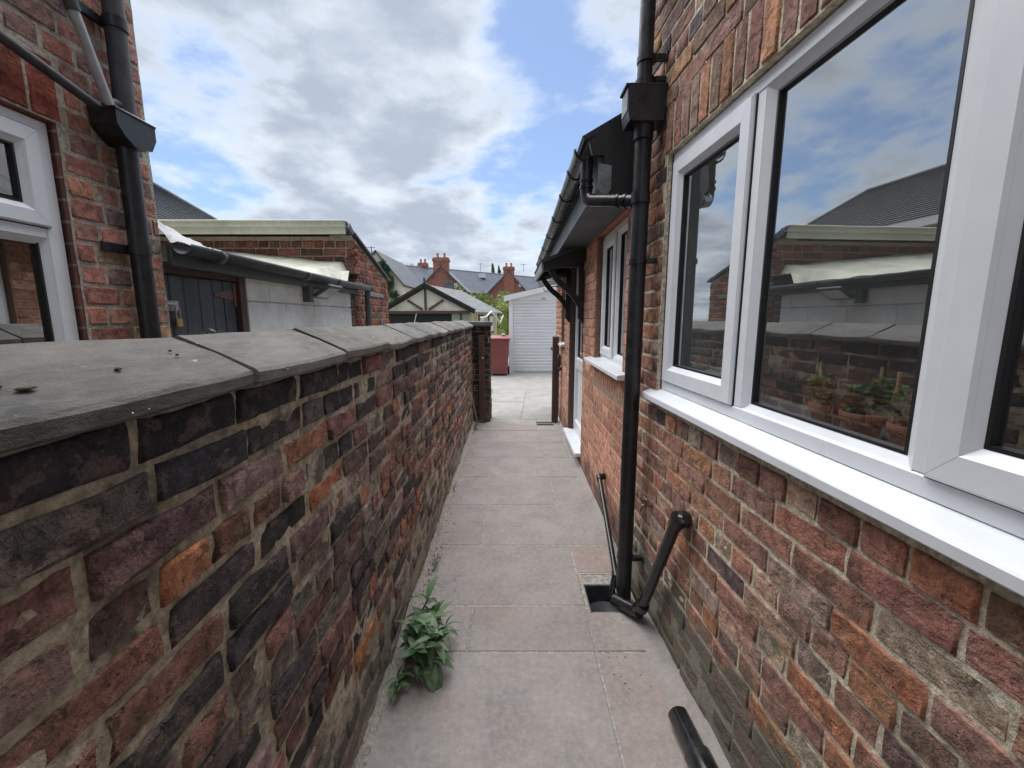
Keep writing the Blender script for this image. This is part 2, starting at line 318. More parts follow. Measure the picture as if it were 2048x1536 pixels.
# ------------------------------------------------------------------ mesh helpers
class MB:
    def __init__(s): s.v = []; s.f = []; s.sm = []
    def add(s, vs, fs, smooth=False, T=None):
        o = len(s.v)
        s.v += [tuple(T @ Vector(p)) if T is not None else tuple(p) for p in vs]
        s.f += [tuple(i + o for i in f) for f in fs]; s.sm += [smooth] * len(fs)
    def box(s, a, b, bev=0.0, T=None):
        x0, y0, z0 = [min(p, q) for p, q in zip(a, b)]; x1, y1, z1 = [max(p, q) for p, q in zip(a, b)]
        if bev <= 0:
            vs = [(x0, y0, z0), (x1, y0, z0), (x1, y1, z0), (x0, y1, z0), (x0, y0, z1), (x1, y0, z1), (x1, y1, z1), (x0, y1, z1)]
            s.add(vs, [(0, 3, 2, 1), (4, 5, 6, 7), (0, 1, 5, 4), (1, 2, 6, 5), (2, 3, 7, 6), (3, 0, 4, 7)], T=T); return
        bev = min(bev, (x1 - x0) * .45, (y1 - y0) * .45, (z1 - z0) * .45)
        bm = bmesh.new(); bmesh.ops.create_cube(bm, size=1)
        for v in bm.verts: v.co = Vector((x0 + (v.co.x + .5) * (x1 - x0), y0 + (v.co.y + .5) * (y1 - y0), z0 + (v.co.z + .5) * (z1 - z0)))
        bmesh.ops.bevel(bm, geom=list(bm.edges), offset=bev, segments=1, affect='EDGES')
        bm.verts.index_update()
        s.add([v.co.copy() for v in bm.verts], [[v.index for v in f.verts] for f in bm.faces], T=T); bm.free()
    def prism(s, poly, axis, a, b, T=None):
        """poly: 2D points; axis: extruded axis index"""
        def mk(p, t):
            q = list(p); q.insert(axis, t); return tuple(q)
        n = len(poly); vs = [mk(p, a) for p in poly] + [mk(p, b) for p in poly]
        fs = [tuple(range(n)), tuple(range(2 * n - 1, n - 1, -1))] + [(i, i + n, (i + 1) % n + n, (i + 1) % n) for i in range(n)]
        s.add(vs, fs, T=T)
    def tube(s, pts, r, n=14, cap=True, T=None):
        pts = [Vector(p) for p in pts]; rs = r if isinstance(r, (list, tuple)) else [r] * len(pts)
        vs = []; fs = []; prev = None
        for i, p in enumerate(pts):
            if i == 0: d = (pts[1] - p).normalized()
            elif i == len(pts) - 1: d = (p - pts[i - 1]).normalized()
            else: d = ((pts[i + 1] - p).normalized() + (p - pts[i - 1]).normalized()).normalized()
            if prev is None:
                up = Vector((0, 0, 1)) if abs(d.z) < .9 else Vector((1, 0, 0)); x = d.cross(up).normalized()
            else: x = (prev - d * prev.dot(d)).normalized()
            prev = x; y = d.cross(x)
            for k in range(n):
                a = 2 * math.pi * k / n; vs.append(p + (x * math.cos(a) + y * math.sin(a)) * rs[i])
        for i in range(len(pts) - 1):
            for k in range(n): fs.append((i * n + k, i * n + (k + 1) % n, (i + 1) * n + (k + 1) % n, (i + 1) * n + k))
        s.add(vs, fs, True, T)
        if cap:
            o = (len(pts) - 1) * n
            s.add(vs[:n], [tuple(range(n - 1, -1, -1))], T=T); s.add(vs[o:], [tuple(range(n))], T=T)
    def lathe(s, prof, c=(0, 0, 0), n=20, T=None):
        vs = []; fs = []
        for r, z in prof:
            for k in range(n): a = 2 * math.pi * k / n; vs.append((c[0] + r * math.cos(a), c[1] + r * math.sin(a), c[2] + z))
        for i in range(len(prof) - 1):
            for k in range(n): fs.append((i * n + k, i * n + (k + 1) % n, (i + 1) * n + (k + 1) % n, (i + 1) * n + k))
        s.add(vs, fs, True, T)
    def mesh(s, name, m):
        me = bpy.data.meshes.new(name); me.from_pydata([tuple(p) for p in s.v], [], s.f)
        me.polygons.foreach_set('use_smooth', s.sm); me.materials.append(M[m] if isinstance(m, str) else m); me.update()
        return me
    def build(s, name, m, parent=None, label=None):
        o = bpy.data.objects.new(name, s.mesh(name, m)); C.objects.link(o)
        if parent is not None: setp(o, parent)
        if label: o['label'] = label
        return o
def setp(o, parent):
    o.parent = parent
    o.matrix_parent_inverse = Matrix.Translation(-Vector(parent.get('_loc', (0, 0, 0)))) if parent.type == 'EMPTY' else Matrix.Identity(4)
def tag(o, label, cat=None, group=None, kind=None):
    o['label'] = label
    if cat: o['category'] = cat
    if group: o['group'] = group
    if kind: o['kind'] = kind
    return o
def thing(name, loc, label, cat, group=None):
    o = bpy.data.objects.new(name, None); C.objects.link(o); o.location = loc; o.empty_display_size = .1
    o['_loc'] = tuple(loc)
    return tag(o, label, cat, group)
def bend(pts, r=.05, k=5):
    """round the corners of a polyline"""
    pts = [Vector(p) for p in pts]; out = [pts[0]]
    for i in range(1, len(pts) - 1):
        a = pts[i] + (pts[i - 1] - pts[i]).normalized() * r; b = pts[i] + (pts[i + 1] - pts[i]).normalized() * r
        for j in range(k + 1):
            t = j / k; out.append(a * (1 - t) ** 2 + pts[i] * 2 * t * (1 - t) + b * t ** 2)
    return out + [pts[-1]]
class Wall:
    """local frame of a wall: u along it, z up, o outwards"""
    def __init__(s, ox, oy, th): s.o = Vector((ox, oy, 0)); s.th = th; s.u = Vector((math.cos(th), math.sin(th), 0)); s.n = Vector((math.sin(th), -math.cos(th), 0)); s.T = Matrix.Translation(s.o) @ Matrix.Rotation(th, 4, 'Z')
    def p(s, u, z, o): return s.o + s.u * u + s.n * o + Vector((0, 0, z))
def wbox(mb, Wl, u0, u1, z0, z1, o0, o1, bev=0): mb.box((u0, -o0, z0), (u1, -o1, z1), bev, Wl.T)

# brick prototypes -----------------------------------------------------------
def brick_verts(L, h, rnd, rag, cham):
    nx, nz = 4, 3
    ring = [(-.5, -.5), (-.17, -.5), (.17, -.5), (.5, -.5), (.5, 0), (.5, .5), (.17, .5), (-.17, .5), (-.5, .5), (-.5, 0)]
    gx = [-.5, -.17, .17, .5]; gz = [-.5, 0, .5]
    out = [(x * L + rnd.uniform(-rag, rag), .0045, z * h + rnd.uniform(-rag, rag) * .8) for x, z in ring]
    idx = {}
    vs = []
    for j, z in enumerate(gz):
        for i, x in enumerate(gx):
            idx[(i, j)] = len(vs)
            vs.append((x * (L - 2 * cham) + rnd.uniform(-rag, rag) * .7, -rnd.uniform(0, rag * .5 if rag > .0045 else min(.0018, rag * .5)), z * (h - 2 * cham) + rnd.uniform(-rag, rag) * .5))
    fs = []
    for j in range(2):
        for i in range(3): fs.append((idx[(i, j)], idx[(i + 1, j)], idx[(i + 1, j + 1)], idx[(i, j + 1)]))
    gring = [idx[k] for k in [(0, 0), (1, 0), (2, 0), (3, 0), (3, 1), (3, 2), (2, 2), (1, 2), (0, 2), (0, 1)]]
    o0 = len(vs); vs += out; b0 = len(vs); vs += [(x, .055, z) for x, y, z in out]
    for k in range(10):
        k2 = (k + 1) % 10
        fs.append((o0 + k, o0 + k2, gring[k2], gring[k])); fs.append((b0 + k, b0 + k2, o0 + k2, o0 + k))
    return vs, fs
def brick_protos(mat, h, rag, cham, Ls, seed, nvar=5):
    rnd = random.Random(seed); d = {}
    for L in Ls:
        d[L] = []
        for i in range(nvar):
            vs, fs = brick_verts(L, h, rnd, rag, cham)
            me = bpy.data.meshes.new('brick'); me.from_pydata(vs, [], fs); me.polygons.foreach_set('use_smooth', [False] * 6 + [True] * (len(fs) - 6))
            a = me.color_attributes.new('tone', 'FLOAT_COLOR', 'CORNER'); a.data.foreach_set('color', [1.0] * (4 * len(a.data)))
            me.materials.append(mat); d[L].append((me, vs, fs))
    return d
def pick(pal, rnd):
    t = rnd.random() * sum(p[0] for p in pal); a = 0
    for wt, c in pal:
        a += wt
        if t <= a: break
    k = rnd.uniform(.75, 1.3); return tuple(min(1, x * k * rnd.uniform(.93, 1.07)) for x in c)
def cut(seg, holes):
    segs = [seg]
    for a, b in holes:
        new = []
        for s0, s1 in segs:
            if b <= s0 or a >= s1: new.append((s0, s1)); continue
            if a - s0 > .03: new.append((s0, a - .004))
            if s1 - b > .03: new.append((b + .004, s1))
        segs = new
    return segs
def rows(u0, u1, z0, z1, hc, pitch, rnd, hdr=4, holes=(), joint=.010, start=0, ext=None):
    """english garden wall bond: every hdr-th course is headers"""
    out = []; i = 0; z = z0
    while z + hc * .6 < z1:
        header = hdr and (i + start) % hdr == hdr - 1
        p = pitch / 2 if header else pitch
        u = u0 - (p / 2 if (i % 2) else 0) - rnd.uniform(0, .02)
        hz = [(h[0], h[1]) for h in holes if z < h[3] - .02 and z + hc > h[2] + .02]
        zt = min(z + hc, z1)
        while u < u1:
            L = p * rnd.uniform(.94, 1.06)
            if not header and rnd.random() < .10: L = p * .52
            for s0, s1 in cut((max(u, u0), min(u + L, u1)), hz):
                if s1 - s0 > .035: out.append([s0 + joint / 2, s1 - joint / 2, z + joint / 2, zt - joint / 2])
            u += L
        z += hc; i += 1
    return out
def lay(Wl, bricks, protos, ph, mat, parent, pal, rnd, protr=.003, tilt=.8, cap=300, tone_fn=None, out0=0.0):
    """first `cap` bricks by size in view become objects, the rest one stuff part"""
    Ls = sorted(protos)
    for b in bricks:
        c = Wl.p((b[0] + b[1]) / 2, (b[2] + b[3]) / 2, 0) - cam.location
        b.append(-(b[1] - b[0]) * (b[3] - b[2]) / max(c.length, .2) ** 2 * (1 if c.y > .1 else .05))
    bricks.sort(key=lambda b: b[4])
    sv, sf, st = [], [], []
    for i, b in enumerate(bricks):
        L = b[1] - b[0]; h = b[3] - b[2]
        pl = min(Ls, key=lambda q: abs(q - L)); me, vs, fs = rnd.choice(protos[pl])
        tone = pick(pal, rnd) if tone_fn is None else tone_fn(b, rnd)
        sc = Vector((L / pl, 1, h / ph))
        loc = Wl.p((b[0] + b[1]) / 2, (b[2] + b[3]) / 2, out0 + rnd.uniform(-protr, protr))
        rot = (R(rnd.uniform(-tilt, tilt)), R(rnd.uniform(-tilt, tilt) * .6), Wl.th + R(rnd.uniform(-tilt, tilt)))
        if i < cap:
            o = bpy.data.objects.new('brick', me); C.objects.link(o); o.location = loc; o.rotation_euler = rot; o.scale = sc
            o.color = (*tone, 1); setp(o, parent)
        else:
            T = Matrix.LocRotScale(loc, Matrix.Rotation(rot[2], 3, 'Z').to_quaternion(), sc); k = len(sv)
            sv += [tuple(T @ Vector(v)) for v in vs]; sf += [tuple(j + k for j in f) for f in fs]
            for f in fs: st += [(*tone, 1)] * len(f)
    if sf:
        me = bpy.data.meshes.new('far_bricks'); me.from_pydata(sv, [], sf); me.polygons.foreach_set('use_smooth', [True] * len(sf))
        a = me.color_attributes.new('tone', 'FLOAT_COLOR', 'CORNER'); a.data.foreach_set('color', [x for c in st for x in c])
        me.materials.append(mat); o = bpy.data.objects.new('far_bricks', me); C.objects.link(o); setp(o, parent); o['kind'] = 'stuff'
def mortar(Wl, u0, u1, z0, z1, name, mat, parent, holes=(), step=.025, depth=-.004, amp=.005, low=0.0, seed=0):
    us = sorted(set([round(u0 + i * step, 4) for i in range(int((u1 - u0) / step) + 1)] + [u1] + [h for q in holes for h in q[:2] if u0 < h < u1]))
    zs = sorted(set([round(z0 + i * step, 4) for i in range(int((z1 - z0) / step) + 1)] + [z1] + [h for q in holes for h in q[2:4] if z0 < h < z1]))
    vs = []; fs = []; n = len(zs)
    for u in us:
        for z in zs:
            q = Vector((u * 1.0 + seed, z, seed * 3.1))
            o = depth + amp * (mnoise.noise(q * 11) + .6 * mnoise.noise(q * 27))
            if low and z < .5: o += low * (1 - z / .5) * (.5 + .9 * mnoise.noise(q * 7))
            vs.append(tuple(Wl.p(u, z, o)))
    for i in range(len(us) - 1):
        for j in range(n - 1):
            uc, zc = (us[i] + us[i + 1]) / 2, (zs[j] + zs[j + 1]) / 2
            if any(h[0] < uc < h[1] and h[2] < zc < h[3] for h in holes): continue
            fs.append((i * n + j, (i + 1) * n + j, (i + 1) * n + j + 1, i * n + j + 1))
    mb = MB(); mb.v = vs; mb.f = fs; mb.sm = [True] * len(fs)
    return mb.build(name, mat, parent)
def reveal(Wl, hole, mat, parent, depth=.12, name='reveal'):
    u0, u1, z0, z1 = hole; mb = MB(); e = .03
    wbox(mb, Wl, u0 - e, u0, z0, z1, -.006, -depth); wbox(mb, Wl, u1, u1 + e, z0, z1, -.006, -depth)
    wbox(mb, Wl, u0 - e, u1 + e, z1, z1 + e, -.006, -depth); wbox(mb, Wl, u0 - e, u1 + e, z0 - e * 2, z0 - e, -.03, -depth)
    return mb.build(name, mat, parent)

# ================================================================== SETTING: ground, path, yard
mb = MB(); mb.box((-300, -60, -.9), (300, 500, -.30)); tag(mb.build('ground', 'earth'), 'bare ground around the alley and yards', kind='structure')
mb = MB()
for a, b in [((-.62, -1.2), (.385, 6.2)), ((.385, -1.2), (.80, 1.985)), ((.385, 2.32), (.85, 6.2))]: mb.box((a[0], a[1], -.28), (b[0], b[1], -.0035))
path = tag(mb.build('path', 'joint'), 'narrow paved side path between the garden wall and the house', kind='structure')
rnd = random.Random(5)
def slab(poly, parent, mat='slab', top=0.0, tint=None):
    mb = MB(); e = .004; zj = top + rnd.uniform(-.002, .002)
    n = len(poly); cx = sum(p[0] for p in poly) / n; cy = sum(p[1] for p in poly) / n
    q = [(x + (e if x < cx else -e) + rnd.uniform(-.0015, .0015), y + (e if y < cy else -e) + rnd.uniform(-.0015, .0015)) for x, y in poly]
    c = .004; qi = [(x + (c if x < cx else -c), y + (c if y < cy else -c)) for x, y in q]
    vs = [(x, y, zj) for x, y in qi] + [(x, y, zj - .003) for x, y in q] + [(x, y, zj - .05) for x, y in q]
    fs = [tuple(range(n))]
    for k in range(n):
        k2 = (k + 1) % n
        fs += [(n + k, n + k2, k2, k), (2 * n + k, 2 * n + k2, n + k2, n + k)]
    mb.add(vs, fs); o = mb.build('paving_slab', mat, parent)
    t = tint or (1, 1, 1); k = rnd.uniform(.95, 1.05); o.color = (t[0] * k, t[1] * k, t[2] * k, 1)
    return o
XL, XR = -.515, .66
def row(y0, y1, xs, tints=None):
    e = [XL] + xs + [XR]
    for i in range(len(e) - 1):
        slab([(e[i], y0), (e[i + 1], y0), (e[i + 1], y1), (e[i], y1)], path, tint=(tints or {}).get(i))
pink = (1.03, .97, .94)
row(-.68, -.08, [.38]); row(-.08, .52, [-.2]); row(.52, 1.12, [.38]); row(1.12, 1.725, [.38], {1: pink})
slab([(XL, 1.725), (-.207, 1.725), (-.207, 2.04), (XL, 2.04)], path)
mbp = [(-.207, 1.725), (XR, 1.725), (XR, 1.985), (.385, 1.985), (.385, 2.04), (-.207, 2.04)]
slab([(-.207, 1.725), (.385, 1.725), (.385, 2.04), (-.207, 2.04)], path); slab([(.381, 1.725), (XR, 1.725), (XR, 1.985), (.381, 1.985)], path, tint=(1.0, .96, .94))
slab([(XL, 2.04), (.385, 2.04), (.385, 2.643), (XL, 2.643)], path); slab([(.385, 2.33), (XR, 2.33), (XR, 2.643), (.385, 2.643)], path, tint=(1.05, .95, .91))
row(2.643, 3.268, [-.21]); row(3.268, 3.873, [.357]); row(3.873, 4.447, [-.227, .248]); row(4.447, 5.011, [.368]); row(5.011, 5.57, [-.195]); row(5.57, 6.2, [.36])
# cement fillets at the foot of both walls
mb = MB(); n = 60
vs = []; fs = []
for i in range(n + 1):
    y = -.6 + i * (6.7 / n); r1 = .018 * mnoise.noise(Vector((y * 4, 1, 0)))
    x0 = -.515 - .007 * y
    vs += [(x0, y, .05 + r1), (x0 + .016 + r1 * .4, y, .008), (x0 + .030 + r1 * .7, y, .003), (x0 + .034 + r1 * .7, y, -.02)]
    if i:
        for k in range(3): fs.append((4 * i - 4 + k, 4 * i - 3 + k, 4 * i + 1 + k, 4 * i + k))
mb.add(vs, fs, True); mb.build('cement_fillet', 'joint', path)
mb = MB(); vs = []; fs = []
ys = [-.6 + i * .1 for i in range(27)]
for i, y in enumerate(ys):
    xw = .775 - .047 * y; r1 = .025 * mnoise.noise(Vector((y * 5, 7, 0)))
    vs += [(xw + .01, y, .05 + r1), (xw - .035 + r1 * .5, y, .012), (xw - .09 + r1, y, .004), (xw - .10 + r1, y, -.02)]
    if i:
        for k in range(3): fs.append((4 * i - 4 + k, 4 * i + k, 4 * i + 1 + k, 4 * i - 3 + k))
mb.add(vs, fs, True); mb.build('cement_fillet', 'slab', path)
mb = MB(); vs = []; fs = []
for i in range(46):
    y = 2.33 + i * .1; xw = .672 + .006 * y; r1 = .02 * mnoise.noise(Vector((y * 5, 3, 0)))
    vs += [(xw + .01, y, .05 + r1), (xw - .03 + r1 * .5, y, .010), (xw - .07 + r1, y, .003), (xw - .08 + r1, y, -.02)]
    if i:
        for k in range(3): fs.append((4 * i - 4 + k, 4 * i + k, 4 * i + 1 + k, 4 * i - 3 + k))
mb.add(vs, fs, True); mb.build('cement_fillet', 'slab', path)
# yard beyond the gate posts
mb = MB(); mb.box((-7, 6.2, -.28), (4, 20, -.014)); yard = tag(mb.build('yard', 'joint'), 'pale concrete yard in front of the white garage', kind='structure')
for p in [[(-.40, 6.2), (.13, 6.2), (.16, 6.65), (-.40, 6.65)], [(-.40, 6.65), (.16, 6.65), (.22, 7.55), (-.40, 7.55)], [(-.40, 7.55), (.22, 7.55), (.31, 8.95), (-.40, 8.95)],
          [(.13, 6.2), (1.6, 6.2), (1.6, 7.1), (.19, 7.1)], [(.19, 7.1), (1.6, 7.1), (1.6, 8.1), (.255, 8.1)], [(.255, 8.1), (1.6, 8.1), (1.6, 8.95), (.31, 8.95)],
          [(-1.6, 6.6), (-.40, 6.6), (-.40, 8.95), (-1.6, 8.95)], [(-1.6, 8.95), (1.6, 8.95), (1.6, 12.2), (-1.6, 12.2)], [(1.6, 6.9), (3.9, 6.9), (3.9, 12.2), (1.6, 12.2)]]:
    slab(p, yard, 'yard')
mb = MB(); mb.box((-5, 6.4, -.2), (-1.62, 20, .004)); tag(mb.build('lawn', 'grass'), 'strip of rough grass by the timber shed', kind='structure')
# loose grit lying on the slabs
mb = MB()
for i in range(90):
    t = rnd.random()
    if t < .5: x, y = -.46 + abs(rnd.gauss(0, .10)), rnd.uniform(2.0, 4.6)
    elif t < .8: x, y = rnd.uniform(.42, .62), rnd.uniform(1.5, 1.95)
    else: x, y = rnd.uniform(-.4, .6), rnd.uniform(1.2, 5.5)
    s = rnd.uniform(.0012, .0042)
    mb.box((x, y, 0), (x + s * rnd.uniform(1, 2), y + s * rnd.uniform(1, 2), s * .8 + .002))
tag(mb.build('grit', 'grit'), 'loose grit scattered on the paving slabs', 'grit', kind='stuff')

mb = MB()
for i in range(260):
    k = rnd.choice([(2.55, .12), (2.35, .10), (3.0, .3), (1.95, .1), (4.5, .4), (5.6, .3)]); y = k[0] + rnd.gauss(0, k[1]); x = -.50 - .007 * y + abs(rnd.gauss(0, .045)); s = rnd.uniform(.0015, .006)
    mb.box((x, y, 0), (x + s * rnd.uniform(.6, 2), y + s * rnd.uniform(.6, 2), .001 + s * .5))
tag(mb.build('soil_crumbs', 'debris'), 'dark soil crumbs gathered along the foot of the garden wall', 'debris', kind='stuff')

# ================================================================== LEFT GARDEN WALL
WL = Wall(-.518, 0, R(90.4))
gw = thing('garden_wall', (-.62, 3, 0), 'old sooty red brick garden wall with saddleback stone coping, left of the path', 'wall')
mb = MB(); wbox(mb, WL, -1.0, 6.02, -.05, 1.375, -.03, -.235); core = mb.build('wall_core', 'mortar_left', gw)
mortar(WL, -.9, 6.04, 0, 1.376, 'mortar_bed', 'mortar_left', core, step=.019, depth=-.0055, amp=.0075, low=.016, seed=1.3)
pal_left = [(2.0, (.06, .05, .054)), (2.6, (.145, .09, .088)), (3.2, (.24, .12, .10)), (1.3, (.33, .145, .095)), (.4, (.40, .18, .09)), (1.3, (.20, .175, .148)), (1.4, (.29, .20, .185))]
pal_top = [(4, (.045, .041, .047)), (1.4, (.12, .068, .066)), (.7, (.22, .10, .075)), (1.8, (.115, .108, .095))]
rb = random.Random(21)
bl = rows(-.35, 6.03, .0, 1.368, .076, .232, rb, hdr=4, start=1, joint=.017)
pr = brick_protos(M['brick_left'], .063, .0050, .0055, (.218, .105), 31, 10)
def tl(b, r):
    if (b[2] + b[3]) / 2 > 1.18 and r.random() < .8: return pick(pal_top, r)
    return pick(pal_left, r)
lay(WL, bl, pr, .062, M['brick_left'], core, pal_left, rb, protr=.006, tilt=1.6, tone_fn=tl)
# saddleback coping stones
ed = [-.95, -.35, .22, .833, 1.297, 1.762, 2.223, 2.645, 3.07, 3.55, 3.98, 4.5, 4.95, 5.45, 5.96]
for i in range(len(ed) - 1):
    y0, y1 = ed[i] + .004, ed[i + 1] - .004; dz = rb.uniform(-.006, .006); n = 7; vs = []; fs = []
    for k in range(n):
        t = k / (n - 1); y = y0 + (y1 - y0) * t; sh = -.007 * y
        sg = -.010 * math.sin(math.pi * t) * (1 if i > 4 else .35) + dz
        j = lambda a: a * mnoise.noise(Vector((y * 9, a * 77, i)))
        sk = .02 * (t - .5) * 0
        prof = [(-.505 + j(.006), 1.372 + sg + j(.003)), (-.497 + j(.007), 1.378 + sg), (-.497 + j(.007), 1.397 + sg + j(.004)), (-.503 + j(.004), 1.404 + sg + j(.004)), (-.575, 1.437 + dz + j(.004)), (-.652, 1.468 + dz * .8 + j(.005)), (-.72, 1.436 + dz), (-.80, 1.398 + dz), (-.80, 1.372)]
        ring = [(x + sh, y + (.012 * mnoise.noise(Vector((x * 20, i * 3.1, k > n / 2))) if k in (0, n - 1) else 0), z) for x, z in prof]
        vs += ring
    m = len(prof)
    for k in range(n - 1):
        for q in range(m):
            q2 = (q + 1) % m; fs.append((k * m + q, k * m + q2, (k + 1) * m + q2, (k + 1) * m + q))
    fs += [tuple(range(m)), tuple(range(n * m - 1, (n - 1) * m - 1, -1))]
    mb = MB(); mb.add(vs, fs, False); o = mb.build('coping_stone', 'coping', gw); k = rb.uniform(.9, 1.12); o.color = (k, k, k * rb.uniform(.97, 1.03), 1)
# mortar blobs under the coping, crumbs on it
mb = MB()
for i in range(26):
    y = rb.uniform(.35, 3.2); s = rb.uniform(.0006, .0014)
    mb.lathe([(0, -s), (s, -s * .3), (s * .8, s * .6), (0, s)], (-.494 - .007 * y, y, rb.uniform(1.376, 1.396)), 6)
tag(mb.build('mortar_crumbs', 'white'), 'specks of pale mortar stuck along the coping edge', 'mortar', kind='stuff')
for i, (x, y) in enumerate([(-.545, .47), (-.555, .455), (-.56, .60), (-.58, .735), (-.595, .74)]):
    mb = MB(); n = 7; s = [.0055, .0022, .0045, .0035, .003][i]; z = 1.404 + (-.503 - x) * .43
    mb.lathe([(0, -.002), (s * .9, -.001), (s, .0006), (s * .5, .0019), (0, .0022)], (x, y, z), 9)
    mb.v = [(a + .003 * mnoise.noise(Vector((a * 200, b * 200, 0))), y + (b - y) * (2.2 if i == 0 else 1.2), c) for a, b, c in mb.v]
    tag(mb.build('moss_clump', 'moss'), ['dark moss clump, largest on the nearest coping stone', 'tiny dark moss crumb beside the largest moss clump', 'flat dark moss patch midway along nearest coping stone', 'small moss clump near the first coping joint, front one', 'small moss clump near the first coping joint, rear one'][i], 'moss', 'moss clumps on the coping')
# gate pier
gp = thing('gate_pier', (-.44, 6.2, 0), 'short sooty brick gate pier with flat stone cap, end of garden wall', 'pier')
mb = MB(); mb.box((-.76, 6.06, -.05), (-.322, 6.36, 1.385)); pc = mb.build('pier_core', 'mortar_left', gp)
WPf = Wall(-.76, 6.052, 0); WPs = Wall(-.312, 6.052, R(90))
rb2 = random.Random(8)
for Wq, ln in ((WPf, .445), (WPs, .31)):
    bl = rows(0, ln, .0, 1.385, .077, .225, rb2, hdr=3, joint=.012)
    lay(Wq, bl, pr, .062, M['brick_left'], pc, [(3, (.06, .05, .05)), (1, (.11, .065, .055)), (1, (.10, .095, .085))], rb2, protr=.005, tilt=1.2)
mb = MB(); mb.box((-.80, 5.965, 1.39), (-.285, 6.41, 1.452), .008); gpc = mb.build('cap_stone', 'coping', gp); gpc.color = (1.15, 1.18, 1.25, 1)
post = thing('gate_post', (-.425, 6.03, 0), 'brown painted timber gate post bolted to the brick pier', 'post')
mb = MB(); mb.box((-.475, 5.985, 0), (-.385, 6.04, 1.26), .004); mb.build('post_timber', 'brownwood', post)
mb = MB(); mb.box((-.425, 5.975, .93), (-.405, 5.985, .95), .002); mb.build('latch_plate', 'chrome', post)
mb = MB(); mb.tube([(-.545, 5.75, .40), (-.487, 5.90, .0)], .007, 8); tag(mb.build('thin_stick', 'greyplastic'), 'thin pale stick leaning in the corner by the gate pier', 'stick')

# ================================================================== MAIN HOUSE (right)
TH = math.atan2(-1, .047); WR = Wall(.775 - .047 * 2.25, 2.25, TH)
ux = lambda y: (2.25 - y) * math.sqrt(1 + .047 ** 2)
house = thing('house', (2.0, .5, 0), 'weathered red brick house with white window, right of the path', 'house')
hole = (ux(1.988), ux(.14), 1.125, 2.208)
hw = mortar(WR, ux(2.25), ux(-.9), 0, 3.4, 'wall', 'mortar_right', house, [hole], step=.03, depth=-.0042, amp=.0026, low=.007, seed=4.1)
mb = MB(); T = WR.T
# solid wall behind the facing and the rest of the shell
for u0, u1, z0, z1 in [(-.0, hole[0], -.2, 4.2), (hole[1], ux(-4), -.2, 4.2), (hole[0], hole[1], -.2, hole[2] - .03), (hole[0], hole[1], hole[3] + .03, 4.2)]:
    wbox(mb, WR, u0, u1, z0, z1, -.02, -.26)
mb.build('wall_core', 'house_tex', house)
mb = MB(); wbox(mb, WR, ux(2.25), ux(-.9), 3.4, 4.2, .0, -.02); wbox(mb, WR, ux(-.9), ux(-4), 0, 4.2, .0, -.02); wbox(mb, WR, -.0, .02, 0, 4.2, -.262, -4.5); mb.build('upper_wall', 'house_tex', house)
mb = MB(); wbox(mb, WR, -.4, ux(-4.2), 4.2, 4.35, .35, -4.6); mb.build('roof', 'roofdark', house)  # unseen house top, set low so more sky light reaches the left side
reveal(WR, hole, 'mortar_right', house, .10)
pal_r = [(3.2, (.28, .15, .115)), (2.8, (.33, .17, .12)), (1.3, (.39, .185, .11)), (1.6, (.22, .13, .11)), (.6, (.13, .09, .086)), (.4, (.06, .05, .053)), (.7, (.28, .22, .175)), (.8, (.35, .23, .175))]
rr = random.Random(77)
prr = brick_protos(M['brick_right'], .064, .0030, .0035, (.215, .104), 41, 8)
sold = (ux(2.02), ux(.1), 2.208, 2.415)
bl = rows(0.0, ux(.16), 0, 3.38, .0775, .229, rr, hdr=4, start=2, joint=.0105, holes=[hole, sold])
def tr(b, r):
    if b[2] > 2.1: return pick([(2, (.27, .155, .125)), (1, (.19, .12, .11)), (1, (.14, .105, .105)), (1, (.30, .19, .145)), (.6, (.36, .19, .11))], r)
    return pick(pal_r, r)
lay(WR, bl, prr, .064, M['brick_right'], hw, pal_r, rr, protr=.0035, tilt=.8, tone_fn=tr, cap=300)
# soldier course over the window
prs = brick_protos(M['brick_right'], .196, .0032, .005, (.066,), 43, 6)
u = sold[0]; bl = []
while u < sold[1] - .04:
    L = .0745 * rr.uniform(.95, 1.06); bl.append([u + .005, u + L - .005, 2.214, 2.410]); u += L
lay(WR, bl, prs, .196, M['brick_right'], hw, [(2, (.29, .16, .125)), (1, (.36, .18, .105)), (1.4, (.28, .19, .15)), (.6, (.17, .135, .12))], rr, protr=.003, tilt=.6)

